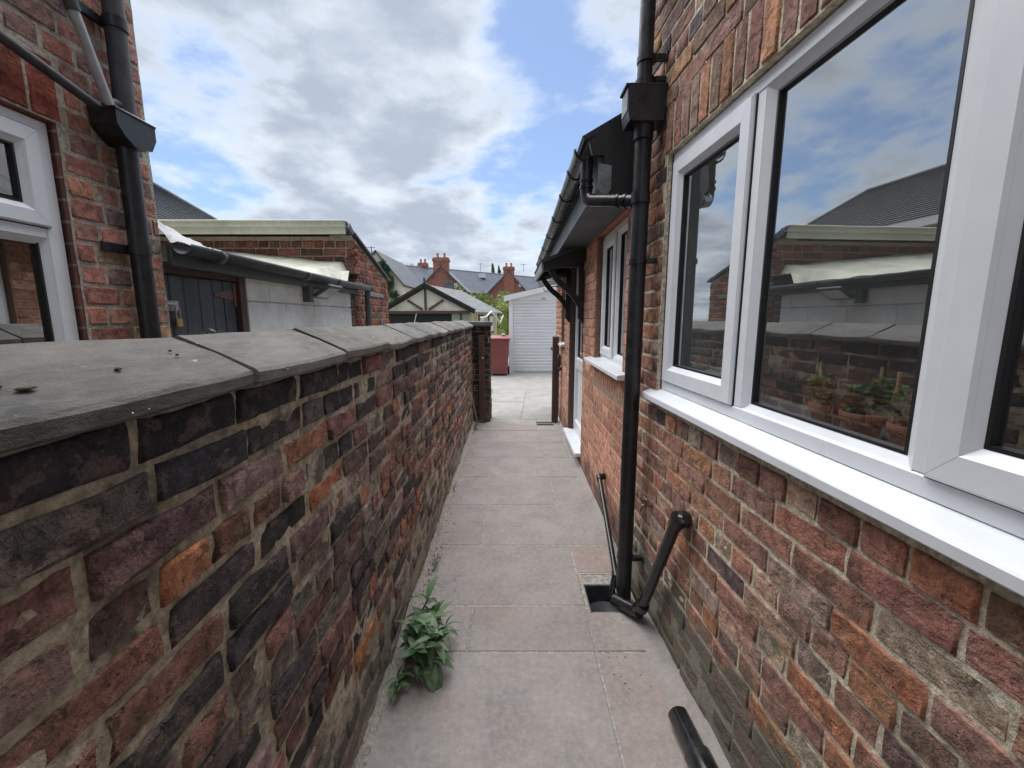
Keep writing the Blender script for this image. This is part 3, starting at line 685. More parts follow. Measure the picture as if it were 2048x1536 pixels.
# --- white windows -------------------------------------------------------------
def frame_bars(mb, Wl, u0, u1, z0, z1, wd, o0, o1, bev=.006, wb=None):
    """four bars with mitred corners and softened front arrises"""
    wb = wb or wd; g = .0005; bev = min(bev, wd * .3)
    for (a, b, c, d), (na, nc) in ((((u0, z0), (u1, z0), (u1 - wd, z0 + wb), (u0 + wd, z0 + wb)), ((0, 1), (0, -1))), (((u1, z0), (u1, z1), (u1 - wd, z1 - wd), (u1 - wd, z0 + wb)), ((-1, 0), (1, 0))),
                       (((u1, z1), (u0, z1), (u0 + wd, z1 - wd), (u1 - wd, z1 - wd)), ((0, -1), (0, 1))), (((u0, z1), (u0, z0), (u0 + wd, z0 + wb), (u0 + wd, z1 - wd)), ((1, 0), (-1, 0)))):
        ax = 0 if na[0] == 0 else 1
        def sh(p, q, k):                      # pull the mitre ends back by a hair
            p = list(p); p[ax] += k if q[ax] > p[ax] else -k; return p
        a, b = sh(a, b, g), sh(b, a, g); c, d = sh(c, d, g), sh(d, c, g)
        out = [a, b, c, d]
        ins = [(a[0] + na[0] * bev, a[1] + na[1] * bev), (b[0] + na[0] * bev, b[1] + na[1] * bev), (c[0] + nc[0] * bev, c[1] + nc[1] * bev), (d[0] + nc[0] * bev, d[1] + nc[1] * bev)]
        if bev: 
            ins = [sh(ins[0], ins[1], bev), sh(ins[1], ins[0], bev), sh(ins[2], ins[3], -bev), sh(ins[3], ins[2], -bev)]
        vs = [Wl.p(x, z, o1) for x, z in out] + [Wl.p(x, z, o0 - bev) for x, z in out] + [Wl.p(x, z, o0) for x, z in ins]
        fs = [(0, 1, 2, 3), (8, 9, 10, 11)]
        for r in (0, 4):
            fs += [(r + i, r + (i + 1) % 4, r + 4 + (i + 1) % 4, r + 4 + i) for i in range(4)]
        mb.add(vs, fs)
def bead(mb, Wl, u0, u1, z0, z1, wd, oa, ob):
    """sloping glazing bead between the frame face (oa) and the glass (ob)"""
    A = [(u0, z0), (u1, z0), (u1, z1), (u0, z1)]; B = [(u0 + wd, z0 + wd), (u1 - wd, z0 + wd), (u1 - wd, z1 - wd), (u0 + wd, z1 - wd)]
    vs = [Wl.p(a, b, oa) for a, b in A] + [Wl.p(a, b, ob) for a, b in B]
    mb.add(vs, [(0, 1, 5, 4), (1, 2, 6, 5), (2, 3, 7, 6), (3, 0, 4, 7)])
def pane(Wl, u0, u1, z0, z1, o, parent, name='pane'):
    mb = MB(); mb.add([Wl.p(u0, z0, o), Wl.p(u1, z0, o), Wl.p(u1, z1, o), Wl.p(u0, z1, o)], [(0, 1, 2, 3)]); p = mb.build(name, 'glass', parent); return p
def gask(Wl, u0, u1, z0, z1, o, parent):
    mb = MB(); frame_bars(mb, Wl, u0 - .002, u1 + .002, z0 - .002, z1 + .002, .007, o + .004, o - .016, 0); mb.build('gasket', 'gasket', parent)
FO = -.025
mb = MB()
fu0, fu1, fz0, fz1 = ux(1.985), ux(.142), 1.167, 2.206
frame_bars(mb, WR, fu0, fu1, fz0, fz1, .046, FO, FO - .065, .005)
for ya, yb in ((1.386, 1.342), (.782, .742)): wbox(mb, WR, ux(ya), ux(yb), fz0 + .044, fz1 - .044, FO - .0015, FO - .064, .004)
win = mb.build('window', 'upvc', house, 'wide white plastic window with two opening sashes beside a fixed pane')
def sash(Wl, u0, u1, z0, z1, parent, o=FO + .012, stile=.062, gname='sash'):
    mb = MB(); frame_bars(mb, Wl, u0, u1, z0, z1, stile, o, o - .05, .006)
    bead(mb, Wl, u0 + stile - .003, u1 - stile + .003, z0 + stile - .003, z1 - stile + .003, .020, o - .004, o - .022)
    mb.build(gname, 'upvc', parent)
    g = stile + .016
    mb = MB(); frame_bars(mb, Wl, u0 - .004, u1 + .004, z0 - .004, z1 + .004, .008, o - .012, o - .018, 0); mb.build('shadow_gap', 'gasket', parent)
    gask(Wl, u0 + g, u1 - g, z0 + g, z1 - g, o - .022, parent); pane(Wl, u0 + g - .004, u1 - g + .004, z0 + g - .004, z1 - g + .004, o - .030, parent)
sash(WR, ux(1.962), ux(1.392), 1.212, 2.166, win); sash(WR, ux(.748), ux(.172), 1.212, 2.166, win)
a0, a1, b0, b1 = ux(1.342), ux(.782), 1.208, 2.164
mb = MB(); bead(mb, WR, a0 - .004, a1 + .004, b0 - .004, b1 + .004, .032, FO - .002, FO - .022); mb.build('glazing_bead', 'upvc', win)
gask(WR, a0 + .026, a1 - .026, b0 + .026, b1 - .026, FO - .022, win); pane(WR, a0 + .022, a1 - .022, b0 + .022, b1 - .022, FO - .030, win)
mb = MB(); u0, u1 = ux(2.057), ux(.06)
vs = [WR.p(u, z, o) for u in (u0, u1) for o, z in ((.040, 1.117), (.042, 1.120), (.042, 1.141), (.039, 1.145), (-.028, 1.168), (-.028, 1.120))]
mb.add(vs, [(0, 1, 2, 3, 4, 5), (11, 10, 9, 8, 7, 6)] + [(i, i + 6, (i + 1) % 6 + 6, (i + 1) % 6) for i in range(6)]); mb.build('sill', 'upvc', win)
mb = MB(); wbox(mb, WR, ux(2.05), ux(.08), 1.085, 1.117, .002, -.02); mb.build('sill_bedding', 'mortar_right', win)
# room behind the window
mb = MB()
def roombox(mb, Wl, u0, u1, z0, z1, o0, o1, t=.03, op=None):
    # op: hole (u0, u1, z0, z1) added in the unseen far wall to let light in
    wbox(mb, Wl, u0, u1, z0 - t, z0, o0, o1); wbox(mb, Wl, u0, u1, z1, z1 + t, o0, o1); wbox(mb, Wl, u0 - t, u0, z0, z1, o0, o1); wbox(mb, Wl, u1, u1 + t, z0, z1, o0, o1)
    if op is None: wbox(mb, Wl, u0, u1, z0, z1, o1, o1 - t); return
    a, b, c, d = op
    for q in ((u0, a, z0, z1), (b, u1, z0, z1), (a, b, z0, c), (a, b, d, z1)): wbox(mb, Wl, *q, o1, o1 - t)
roombox(mb, WR, ux(2.15), ux(-.6), .35, 2.45, -.265, -2.9, .03, (1.35, 2.75, .9, 2.4)); mb.build('room', 'inwall', house)
mb = MB(); wbox(mb, WR, ux(1.985), ux(.14), 1.175, 1.195, -.095, -.34, .004); mb.build('inner_sill', 'inshelf', house)
mb = MB(); wbox(mb, WR, ux(1.99), ux(1.985), 1.17, 2.21, -.095, -.27); wbox(mb, WR, ux(.14), ux(.135), 1.17, 2.21, -.095, -.27); wbox(mb, WR, ux(1.985), ux(.14), 2.205, 2.21, -.095, -.27); mb.build('inner_reveal', 'inwall', house)
mb = MB(); wbox(mb, WR, ux(2.14), ux(1.2), .38, 2.4, -2.2, -2.88, .01); wbox(mb, WR, ux(1.15), ux(-.55), .38, 1.25, -2.3, -2.88, .01); mb.build('kitchen_unit', 'indark', house)
pf = thing('picture_frame', tuple(WR.p(ux(2.02) + .9, 1.3, -2.6)), 'dark thin picture frame standing indoors behind the potted plants', 'frame')
mb = MB(); frame_bars(mb, WR, ux(1.45), ux(1.10), 1.26, 1.66, .02, -1.9, -1.92, 0); mb.build('frame_border', 'darkfelt', pf)
mb = MB(); wbox(mb, WR, ux(1.44), ux(1.11), 1.27, 1.65, -1.905, -1.915); mb.build('picture', 'shedwhite', pf)
mb = MB(); mb.lathe([(.0, 0), (.13, .0), (.14, .10), (.10, .22), (.07, .30), (.06, .37), (.0, .40)], tuple(WR.p(ux(1.15), 1.26, -1.75)), 16)
tag(mb.build('dark_ornament', 'darkfelt'), 'dark brown rounded ornament indoors in front of the picture frame', 'ornament')
# things on the inner sill
def pot(y, rr_, lab, seed, cane):
    r = random.Random(seed); c = WR.p(ux(y), 1.195, -.155); t = thing('potted_plant', tuple(c), lab, 'potted plant', 'small plants in clay pots on the inner sill')
    mb = MB(); k = rr_
    mb.lathe([(0, 0), (.030 * k, 0), (.038 * k, .045), (.041 * k, .048), (.045 * k, .05), (.046 * k, .072), (.043 * k, .073), (.040 * k, .066), (0, .064)], tuple(c), 22); mb.build('pot', 'terracotta', t)
    mb = MB(); mb.lathe([(0, .067), (.040 * k, .065)], tuple(c), 14); mb.build('compost', 'soil', t)
    mb = MB()
    for i in range(7):
        a = r.uniform(0, 6.28); tip = c + Vector((math.cos(a) * .035, math.sin(a) * .035, r.uniform(.10, .15)))
        mb.tube([c + Vector((math.cos(a) * .012, math.sin(a) * .012, .06)), tip], .0016, 5)
        for q in range(95):
            h = r.uniform(.25, 1.05); p = c + Vector((math.cos(a) * .012, math.sin(a) * .012, .06)).lerp(tip - c, h); d = Vector((r.gauss(0, 1), r.gauss(0, 1), r.uniform(-.2, .8))).normalized()
            s = r.uniform(.016, .034); e = d.cross(Vector((0, 0, 1))).normalized() * s * .38; u2 = Vector((0, 0, 1)) * s * .1
            mb.add([p, p + d * s * .5 + e + u2, p + d * s, p + d * s * .5 - e + u2], [(0, 1, 2, 3)])
    o = mb.build('foliage', 'leaf_pot', t); o['kind'] = 'stuff'
    if cane:
        mb = MB(); q = c + WR.u * cane[0] + WR.n * cane[1]; mb.tube([q + Vector((0, 0, .05)), q + Vector((.002, 0, .185))], .0042, 8); mb.build('cane', 'cane', t)
pot(1.150, .98, 'clay pot of leafy plant on the inner sill, farthest of three', 3, (-.014, .02)); pot(1.035, 1.08, 'clay pot of leafy plant on the inner sill, middle of three', 4, (.004, -.03)); pot(.905, 1.02, 'clay pot of leafy plant on the inner sill, nearest of three', 6, (-.026, .025))
tv = thing('toy_van', tuple(WR.p(ux(1.72), 1.195, -.17)), 'pale toy camper van on the inner sill behind the far sash', 'toy')
mb = MB(); y0, y1 = ux(1.80), ux(1.60)
mb.prism([(y0, 1.207), (y1, 1.207), (y1, 1.245), (y1 - .012, 1.285), (y0 + .018, 1.285), (y0 + .002, 1.25)], 1, .13, .205, WR.T @ Matrix.Identity(4))
mb.v = mb.v; mb.build('body', 'toy', tv)
mb = MB(); wbox(mb, WR, y0 + .02, y1 - .02, 1.288, 1.294, -.14, -.19); wbox(mb, WR, y0 + .03, y0 + .05, 1.284, 1.289, -.15, -.18); mb.build('roof_rack', 'greyplastic', tv)
mb = MB()
for a in (.028, .075, .122): wbox(mb, WR, y0 + a, y0 + a + .036, 1.25, 1.276, -.1285, -.131)
mb.build('side_windows', 'gasket', tv)
for a in (.035, .155):
    mb = MB(); c = WR.p(y0 + a, 1.211, -.13); mb.tube([c, c - WR.n * .02], .0155, 12); mb.build('wheel', 'rubber', tv)

# --- pipes on the right wall -----------------------------------------------------
dp = thing('downpipe', (.595, 2.08, 0), 'tall black downpipe with hopper head running down to the drain', 'downpipe')
px, py = .597, 2.085
mb = MB(); mb.tube([(px, py - .005, -.04), (px, py, .9), (px + .003, py + .005, 2.36)], .0385, 20); mb.build('lower_pipe', 'iron', dp)
mb = MB()
mb.prism([(-.075, 2.36), (.075, 2.36), (.082, 2.40), (.082, 2.505), (-.082, 2.505), (-.082, 2.40)], 1, -.06, .055, Matrix.Translation((px - .005, py, 0)))
mb.box((px - .10, py - .062, 2.500), (px + .085, py + .057, 2.512), .003)
mb.tube([(px, py, 2.30), (px, py, 2.37)], .044, 20); mb.build('hopper', 'iron', dp)
mb = MB(); mb.prism([(py - .05, 2.405), (py + .045, 2.405), (py + .045, 2.495), (py - .05, 2.495)], 0, px - .0905, px - .0875); mb.build('hopper_sky_sheen', 'lead', dp)  # pale grey plate stands in for sky reflected on the black hopper's side
mb = MB(); mb.tube([(px - .005, py, 2.50), (px, py, 3.6)], .033, 18); mb.build('upper_pipe', 'iron', dp)
mb = MB(); mb.tube([(px - .004, py, 2.50), (px - .004, py, 2.545)], .042, 18); mb.tube([(px, py, 2.615), (px, py, 2.64)], .037, 18); mb.build('socket', 'iron', dp)
for z, l in ((2.63, .07), (2.54, .09), (1.765, .07), (.255, .075)):
    mb = MB(); mb.tube([(px, py, z - .012), (px, py, z + .012)], .0415, 20); mb.box((px + .03, py - .035, z - .012), (px + l + .02, py - .005, z + .012), .003); mb.box((px + l + .005, py - .045, z - .016), (px + l + .012, py + .0, z + .016), .002); mb.build('pipe_clip', 'iron', dp)
mb = MB(); mb.tube([(px, py, .035), (px, py, .05)], .0405, 20); mb.build('joint_ring', 'chrome', dp)
mb = MB(); mb.tube([(px, py, 2.025), (px, py, 2.075)], .0435, 20); mb.build('branch_collar', 'iron', dp)
wp = thing('waste_pipe', (.60, 1.7, 0), 'black waste pipe from the old brick wall sloping down to the drain', 'pipe')
e0 = WR.p(ux(1.575), .715, -.01); e1 = WR.p(ux(1.575), .715, .048); e2 = Vector((.632, 1.845, .165)); e3 = Vector((.615, 1.93, .055)); e4 = Vector((.545, 2.055, .02))
mb = MB(); mb.tube(bend([e0, e1 + Vector((0, 0, .003)), e2, e3 + Vector((0, 0, .0)), e4], .035, 5), .0245, 16); mb.build('pipe', 'black', wp)
d = (e2 - e1).normalized()
mb = MB(); mb.tube([e1 - d * .016, e1 + d * .03], .0305, 18); mb.tube([e1 - WR.n * .035, e1 - WR.n * .012], .034, 18); mb.build('elbow', 'black', wp)
d2 = (e4 - e3).normalized()
mb = MB(); mb.tube([e3 - d2 * .035, e3 + d2 * .145], .031, 18); mb.tube([e2 + d * .03, e2 + d * .07], .030, 18); mb.build('coupling', 'black', wp)
wp2 = thing('waste_pipe', (.64, 2.6, 0), 'thin black waste pipe sloping along orange brick wall into the drain', 'pipe')
f0 = Vector((.70, 2.98, .352)); f1 = Vector((.640, 2.975, .352)); f2 = Vector((.590, 2.225, .058)); f3 = Vector((.555, 2.16, -.04))
mb = MB(); mb.tube(bend([f0, f1, f2, f3], .03, 5), .0165, 14); mb.build('pipe', 'black', wp2)
d = (f2 - f1).normalized()
mb = MB(); mb.tube([f1 - d * .012, f1 + d * .035], .0215, 14); mb.tube([f1 + Vector((.012, 0, 0)), f1 + Vector((.045, 0, 0))], .022, 14); mb.build('elbow', 'black', wp2)
mb = MB(); mb.tube([f2 - d * .02, f2 + d * .02], .021, 14); mb.tube([f2, f3], .021, 14); mb.build('coupling', 'black', wp2)
tp = thing('outside_tap', tuple(WR.p(ux(1.95), .6, 0)), 'small dull brass tap on the old brick wall beside the waste pipe', 'tap')
c = WR.p(ux(1.955), .600, 0)
mb = MB(); mb.tube(bend([c, c + WR.n * .05, c + WR.n * .058 + Vector((0, 0, -.03))], .012, 4), .0065, 10); mb.tube([c + WR.n * .001, c + WR.n * .008], .014, 12); mb.tube([c + WR.n * .036, c + WR.n * .036 + Vector((0, 0, .03))], .006, 10); mb.build('spout', 'copper_tap', tp)
mb = MB(); k = c + WR.n * .036 + Vector((0, 0, .034)); mb.tube([k - WR.u * .018, k + WR.u * .018], .004, 8); mb.tube([k - WR.n * .014, k + WR.n * .014], .004, 8); mb.build('handle', 'chrome', tp)
# drain gully
dg = thing('drain_gully', (.5, 2.15, 0), 'square sunken drain gully under the black downpipe', 'drain')
mb = MB(); g0, g1, h0, h1 = .387, .665, 1.987, 2.328
for a, b in [((g0, h0, -.16), (g0 + .022, h1, -.003)), ((g1 - .015, h0, -.16), (g1, h1, -.003)), ((g0 + .022, h1 - .10, -.16), (g1 - .015, h1, -.006)), ((g0 + .022, h0, -.16), (g1 - .015, h0 + .008, -.003))]: mb.box(a, b, .003)
mb.build('surround', 'joint', dg)
mb = MB(); mb.box((g0 + .02, h0, -.19), (g1, h1, -.13)); mb.build('pit_floor', 'iron_grey', dg)
mb = MB(); mb.box((g0 + .023, h0 + .009, -.14), (g1 - .016, h0 + .014, -.02)); mb.box((g0 + .023, h1 - .106, -.14), (g1 - .016, h1 - .101, -.012)); mb.box((g0 + .0225, h0 + .01, -.14), (g0 + .028, h1 - .1, -.012)); mb.build('pit_lining', 'iron_grey', dg)
mb = MB(); mb.lathe([(.11, -.128), (.105, -.10), (.09, -.095), (.08, -.115), (.055, -.112), (.05, -.125), (0, -.126)], (.515, 2.11, 0), 26); mb.build('gully_ring', 'iron_grey', dg)
# loose pipe lying along the wall in the foreground
lp = thing('loose_pipe', (.64, 1.2, 0), 'glossy black plastic pipe lying on the slabs along the house wall', 'pipe')
lx = lambda y: .616 + (1.38 - y) * .052
mb = MB(); ya = 1.375; yb = .60
mb.tube([(lx(ya), ya, .045), (lx(ya), ya - .004, .045), (lx(yb), yb, .045)], [.033, .037, .037], 26); mb.build('pipe', 'black', lp)
mb = MB(); mb.tube([(lx(1.225), 1.225, .045), (lx(1.22), 1.22, .045), (lx(1.08), 1.08, .045)], [.042, .0455, .0455], 26); mb.build('collar', 'black', lp)

# ================================================================== REAR EXTENSION (orange brick)
YE = 6.85
WE = Wall(.665 + .006 * YE, YE, math.atan2(-1, -.006))
ue = lambda y: YE - y
ext = thing('rear_extension', (2.2, 4.5, 0), 'orange brick single storey extension with white door beyond the downpipe', 'extension')
hwin = (ue(3.56), ue(2.62), 1.165, 2.145); hdoor = (ue(5.10), ue(4.15), .10, 2.16); hsm = (ue(6.10), ue(5.72), 1.14, 2.06)
EH = [hwin, hdoor, hsm]
ew = mortar(WE, 0, ue(2.2), 0, 2.18, 'wall', 'mortar_orange', ext, EH, step=.04, depth=-.0035, amp=.0012, seed=9.2)
mb = MB()
us = sorted(EH)
cuts = [0] + [x for h in us for x in h[:2]] + [ue(2.2)]
for i in range(0, len(cuts), 2): wbox(mb, WE, cuts[i], cuts[i + 1], -.1, 2.18, -.016, -.25)
for h in us: wbox(mb, WE, h[0], h[1], -.1, h[2] - .03, -.016, -.25); wbox(mb, WE, h[0], h[1], h[3] + .03, 2.2, -.016, -.25)
mb.box((.72, YE - .02, 0), (4.2, YE + .2, 2.3)); mb.build('wall_core', 'mortar_orange', ext)
re_ = random.Random(13)
pre = brick_protos(M['brick_orange'], .066, .0016, .003, (.217, .1035), 51, 5)
soldE = (ue(3.66), ue(2.50), 1.00, 1.165)
bl = rows(0, ue(2.22), .0, 2.18, .0785, .229, re_, hdr=0, joint=.010, holes=EH + [soldE])
pal_o = [(4, (.44, .235, .165)), (2, (.48, .26, .18)), (1.5, (.40, .205, .145))]
lay(WE, bl, pre, .066, M['brick_orange'], ew, pal_o, re_, protr=.0012, tilt=.25)
pres = brick_protos(M['brick_orange'], .150, .0014, .003, (.066,), 53, 4)
u = soldE[0]; bl = []
while u < soldE[1] - .04: bl.append([u + .005, u + .073 - .005, 1.004, 1.155]); u += .073
lay(WE, bl, pres, .150, M['brick_orange'], ew, pal_o, re_, protr=.001, tilt=.2)
for h in EH: reveal(WE, h, 'orange_plain', ext, .12)
EO = -.055
def small_window(u0, u1, z0, z1, mull, sill, lab):
    mb = MB(); frame_bars(mb, WE, u0, u1, z0, z1, .05, EO, EO - .06, .005)
    if mull: wbox(mb, WE, mull - .02, mull + .02, z0 + .048, z1 - .048, EO - .0015, EO - .06, .004)
    wn = mb.build('window', 'upvc', ext, lab)
    if mull:
        sash(WE, u0 + .03, mull - .012, z0 + .035, z1 - .035, wn, EO + .012, .06)
        a0, a1, b0, b1 = mull + .02, u1 - .05, z0 + .05, z1 - .05
        mb = MB(); bead(mb, WE, a0 - .003, a1 + .003, b0 - .003, b1 + .003, .03, EO - .002, EO - .022); mb.build('glazing_bead', 'upvc', wn)
        gask(WE, a0 + .025, a1 - .025, b0 + .025, b1 - .025, EO - .022, wn); pane(WE, a0 + .02, a1 - .02, b0 + .02, b1 - .02, EO - .03, wn)
    else:
        zm = z0 + (z1 - z0) * .62
        mb = MB(); wbox(mb, WE, u0 + .048, u1 - .048, zm - .03, zm + .03, EO + .004, EO - .05, .004); mb.build('transom', 'upvc', wn)
        for q0, q1 in ((z0 + .05, zm - .03), (zm + .03, z1 - .05)):
            gask(WE, u0 + .05, u1 - .05, q0, q1, EO - .02, wn); pane(WE, u0 + .046, u1 - .046, q0 - .004, q1 + .004, EO - .03, wn)
    s0, s1, so, zt = sill
    mb = MB(); vs = [WE.p(u, z, o) for u in (s0, s1) for o, z in ((so - .002, zt - .028), (so, zt - .025), (so, zt - .004), (so - .003, zt), (EO - .004, zt + .016), (EO - .004, zt - .028))]
    mb.add(vs, [(0, 1, 2, 3, 4, 5), (11, 10, 9, 8, 7, 6)] + [(i, i + 6, (i + 1) % 6 + 6, (i + 1) % 6) for i in range(6)]); mb.build('sill', 'upvc', wn)
    return wn
small_window(hwin[0] + .003, hwin[1] - .003, 1.170, 2.142, ue(3.10), (ue(3.68), ue(2.48), .062, 1.163), 'white two-light plastic window with projecting sill')
small_window(hsm[0] + .003, hsm[1] - .003, 1.145, 2.057, None, (ue(6.15), ue(5.66), .055, 1.150), 'small narrow white window past the door')
mb = MB(); roombox(mb, WE, ue(6.6), ue(2.35), .2, 2.14, -.26, -2.6, .03, (.5, 2.2, 1.0, 2.0)); mb.build('room', 'inwall', ext)
mb = MB(); wbox(mb, WE, ue(3.9), ue(2.4), .25, 1.05, -.3, -.9, .01); wbox(mb, WE, ue(4.4), ue(2.4), .22, 2.1, -2.2, -2.58, .01); mb.build('kitchen_unit', 'indark', ext)
mb = MB()
for i in range(5): wbox(mb, WE, ue(2.66) - .05 * i - .048, ue(2.66) - .05 * i, 1.2, 2.12, -.27 - .012 * (i % 2), -.285 - .012 * (i % 2), .003)
mb.build('blind', 'white', ext)
# door
d0, d1 = hdoor[0] + .003, hdoor[1] - .003
DO = -.06
mb = MB(); frame_bars(mb, WE, d0, d1, .155, 2.157, .058, DO, DO - .065, .004, .05); dr = mb.build('door', 'upvc', ext, 'white half-glazed back door under a black canopy')
mb = MB(); q0, q1, z0, z1 = d0 + .05, d1 - .05, .20, 2.11
frame_bars(mb, WE, q0, q1, z0, z1, .085, DO + .008, DO - .04, .006, .10); wbox(mb, WE, q0 + .08, q1 - .08, .92, 1.04, DO + .007, DO - .04, .006)
bead(mb, WE, q0 + .082, q1 - .082, 1.037, z1 - .082, .018, DO + .003, DO - .018); bead(mb, WE, q0 + .082, q1 - .082, .297, .923, .018, DO + .003, DO - .018)
mb.build('door_leaf', 'upvc', dr)
mb = MB(); wbox(mb, WE, q0 + .09, q1 - .09, .30, .92, DO - .02, DO - .035); mb.build('door_panel', 'upvc', dr)
mb = MB(); frame_bars(mb, WE, q0 - .004, q1 + .004, z0 - .004, z1 + .004, .008, DO - .004, DO - .012, 0); mb.build('shadow_gap', 'gasket', dr)
gask(WE, q0 + .10, q1 - .10, 1.055, z1 - .10, DO - .018, dr); pane(WE, q0 + .096, q1 - .096, 1.051, z1 - .096, DO - .026, dr)
mb = MB(); wbox(mb, WE, q1 - .062, q1 - .03, 1.0, 1.24, DO + .016, DO + .008, .003); wbox(mb, WE, q1 - .17, q1 - .035, 1.13, 1.15, DO + .055, DO + .040, .004); wbox(mb, WE, q1 - .052, q1 - .036, 1.132, 1.148, DO + .05, DO + .01); mb.build('handle', 'chrome', dr)
mb = MB(); wbox(mb, WE, ue(5.13), ue(4.11), .118, .156, .062, -.14, .004); mb.build('threshold', 'upvc', dr)
mb = MB(); wbox(mb, WE, d0 - .045, d0 + .004, .15, 2.16, .006, -.055, .003); mb.build('reveal_trim', 'brownwood', dr)
# roof, eaves, gutter
GX = lambda y: .372 + .014 * (y - 2.3)
mb = MB()
def evs(pts, y0, y1, mb):
    """extrude an eaves profile (offset from gutter line, z) between two Y"""
    n = len(pts); vs = [(GX(y0) + a, y0, z) for a, z in pts] + [(GX(y1) + a, y1, z) for a, z in pts]
    mb.add(vs, [tuple(range(n)), tuple(range(2 * n - 1, n - 1, -1))] + [(i, i + n, (i + 1) % n + n, (i + 1) % n) for i in range(n)])
evs([(.06, 2.15), (.085, 2.15), (.085, 2.33), (.06, 2.33)], 2.29, 7.0, mb); mb.build('fascia', 'darkfascia', ext)
mb = MB(); evs([(.085, 2.150), (.36, 2.150), (.36, 2.165), (.085, 2.165)], 2.29, 7.0, mb); mb.build('soffit', 'darkfascia', ext)
mb = MB(); evs([(.01, 2.365), (2.2, 3.55), (2.2, 3.59), (.0, 2.385)], 2.29, 7.05, mb); rf = mb.build('roof', 'roofdark', ext)
for i in range(13):
    mb = MB(); y = 2.285 + i * .36; evs([(-.01, 2.375), (.45, 2.628), (.44, 2.655), (-.02, 2.397)], y, y + .35, mb); mb.build('roof_tile', 'roofdark', rf)
mb = MB(); evs([(.03, 2.30), (.01, 2.365), (.10, 2.45), (.24, 2.515), (.36, 2.56), (.36, 2.09), (.13, 2.09), (.10, 2.16), (.085, 2.30)], 2.262, 2.288, mb); mb.build('verge_board', 'blackwood', ext)
mb = MB(); evs([(.055, 2.14), (.10, 2.10), (.125, 2.14), (.125, 2.25), (.06, 2.26)], 2.255, 2.2615, mb); mb.build('fascia_end', 'lead', ext)
def gutter(y0, y1, mb, r=.052, zc=2.345):
    prof = []; k = 10
    for i in range(k + 1): a = math.pi + math.pi * i / k; prof.append((math.cos(a) * r, math.sin(a) * r))
    inner = [(x * .93, z * .93) for x, z in reversed(prof)]
    evs([(a, zc + z) for a, z in prof + inner], y0, y1, mb)
mb = MB(); gutter(2.30, 7.0, mb); gt = mb.build('gutter', 'black', ext)
for y in (2.31, 2.62, 3.1, 3.75, 4.5, 5.3, 6.1, 6.8):
    mb = MB(); gutter(y, y + .035, mb, .058); mb.build('gutter_clip', 'black', gt)
sn = thing('swan_neck_pipe', (.40, 2.3, 2.2), 'glossy black swan-neck pipe joining the eaves gutter to the downpipe', 'pipe')
s0 = Vector((.385, 2.335, 2.31)); s1 = Vector((.385, 2.33, 2.105)); s2 = Vector((.575, 2.115, 2.045))
mb = MB(); mb.tube(bend([s0, s1, s2], .045, 6), .031, 18); mb.build('pipe', 'black', sn)
d = (s2 - s1).normalized()
for p, q in ((s1 + Vector((0, 0, .055)), s1 + Vector((0, 0, .068))), (s1 + Vector((0, 0, .09)), s1 + Vector((0, 0, .10))), (s2 - d * .09, s2 - d * .078), (s2 - d * .05, s2 - d * .036)):
    mb = MB(); mb.tube([p, q], .0355, 18); mb.build('seal_ring', 'black', sn)
# canopy over the door
cn = thing('door_canopy', (.5, 4.65, 2.0), 'small black timber canopy on gallows brackets over the white door', 'canopy')
cy0, cy1, cx0, cx1 = 4.08, 5.22, .285, .69
mb = MB(); mb.prism([(cx0, 2.00), (cx1, 2.16), (cx1, 2.19), (cx0 - .02, 2.03)], 1, cy0 - .03, cy1 + .03); mb.build('canopy_roof', 'roofdark', cn)
mb = MB(); mb.box((cx0 - .012, cy0 - .02, 1.925), (cx0 + .008, cy1 + .02, 2.012), .002); mb.build('front_fascia', 'lead', cn)
for y in (cy0, cy1 - .03):
    mb = MB(); mb.prism([(cx0 + .01, 1.93), (cx0 + .01, 2.00), (cx1, 2.155), (cx1, 2.02)], 1, y, y + .025); mb.build('side_board', 'blackwood', cn)
for y in (cy0 + .06, cy1 - .10):
    mb = MB(); mb.box((.635, y, 1.50), (.688, y + .05, 2.06), .003); mb.prism([(.635, 1.50), (.688, 1.44), (.688, 1.50)], 1, y, y + .05); mb.build('wall_post', 'blackwood', cn)
    mb = MB(); mb.box((.34, y, 1.975), (.64, y + .05, 2.025), .003); mb.build('bracket_arm', 'blackwood', cn)
    mb = MB(); pts = []
    for i in range(9):
        t = i / 8; x = .36 + .30 * t; z = 1.97 - .36 * t - .020 * math.sin(3.14159 * 2 * t); pts.append((x, z))
    poly = [(x - .018, z - .022) for x, z in pts] + [(x + .018, z + .022) for x, z in reversed(pts)]
    mb.prism(poly, 1, y + .005, y + .045); mb.build('brace', 'blackwood', cn)
pl = thing('porch_lamp', (.52, 5.3, 1.97), 'small white porch lamp under the far end of the canopy', 'lamp')
mb = MB(); mb.lathe([(0, .03), (.05, .025), (.055, .0), (.0, -.002)], (.52, 5.27, 1.955), 16); mb.build('lamp_dome', 'white', pl)
mb = MB(); mb.tube([(.52, 5.27, 1.985), (.69, 5.27, 1.985)], .012, 8); mb.build('lamp_arm', 'blackwood', pl)
sb = thing('scroll_bracket', (.62, 5.62, 1.85), 'thin black scroll bracket on the orange wall past the canopy', 'bracket')
mb = MB(); mb.tube([(.70, 5.6, 1.90), (.44, 5.6, 1.90)], .006, 8); mb.tube([(.695, 5.6, 1.92), (.695, 5.6, 1.66)], .006, 8); mb.build('arm', 'blackwood', sb)
mb = MB(); pts = []
for i in range(26):
    a = i / 25 * 2.6 * math.pi; r = .05 * (1 - i / 34); pts.append((.635 + r * math.cos(a), 5.6, 1.77 + r * math.sin(a)))
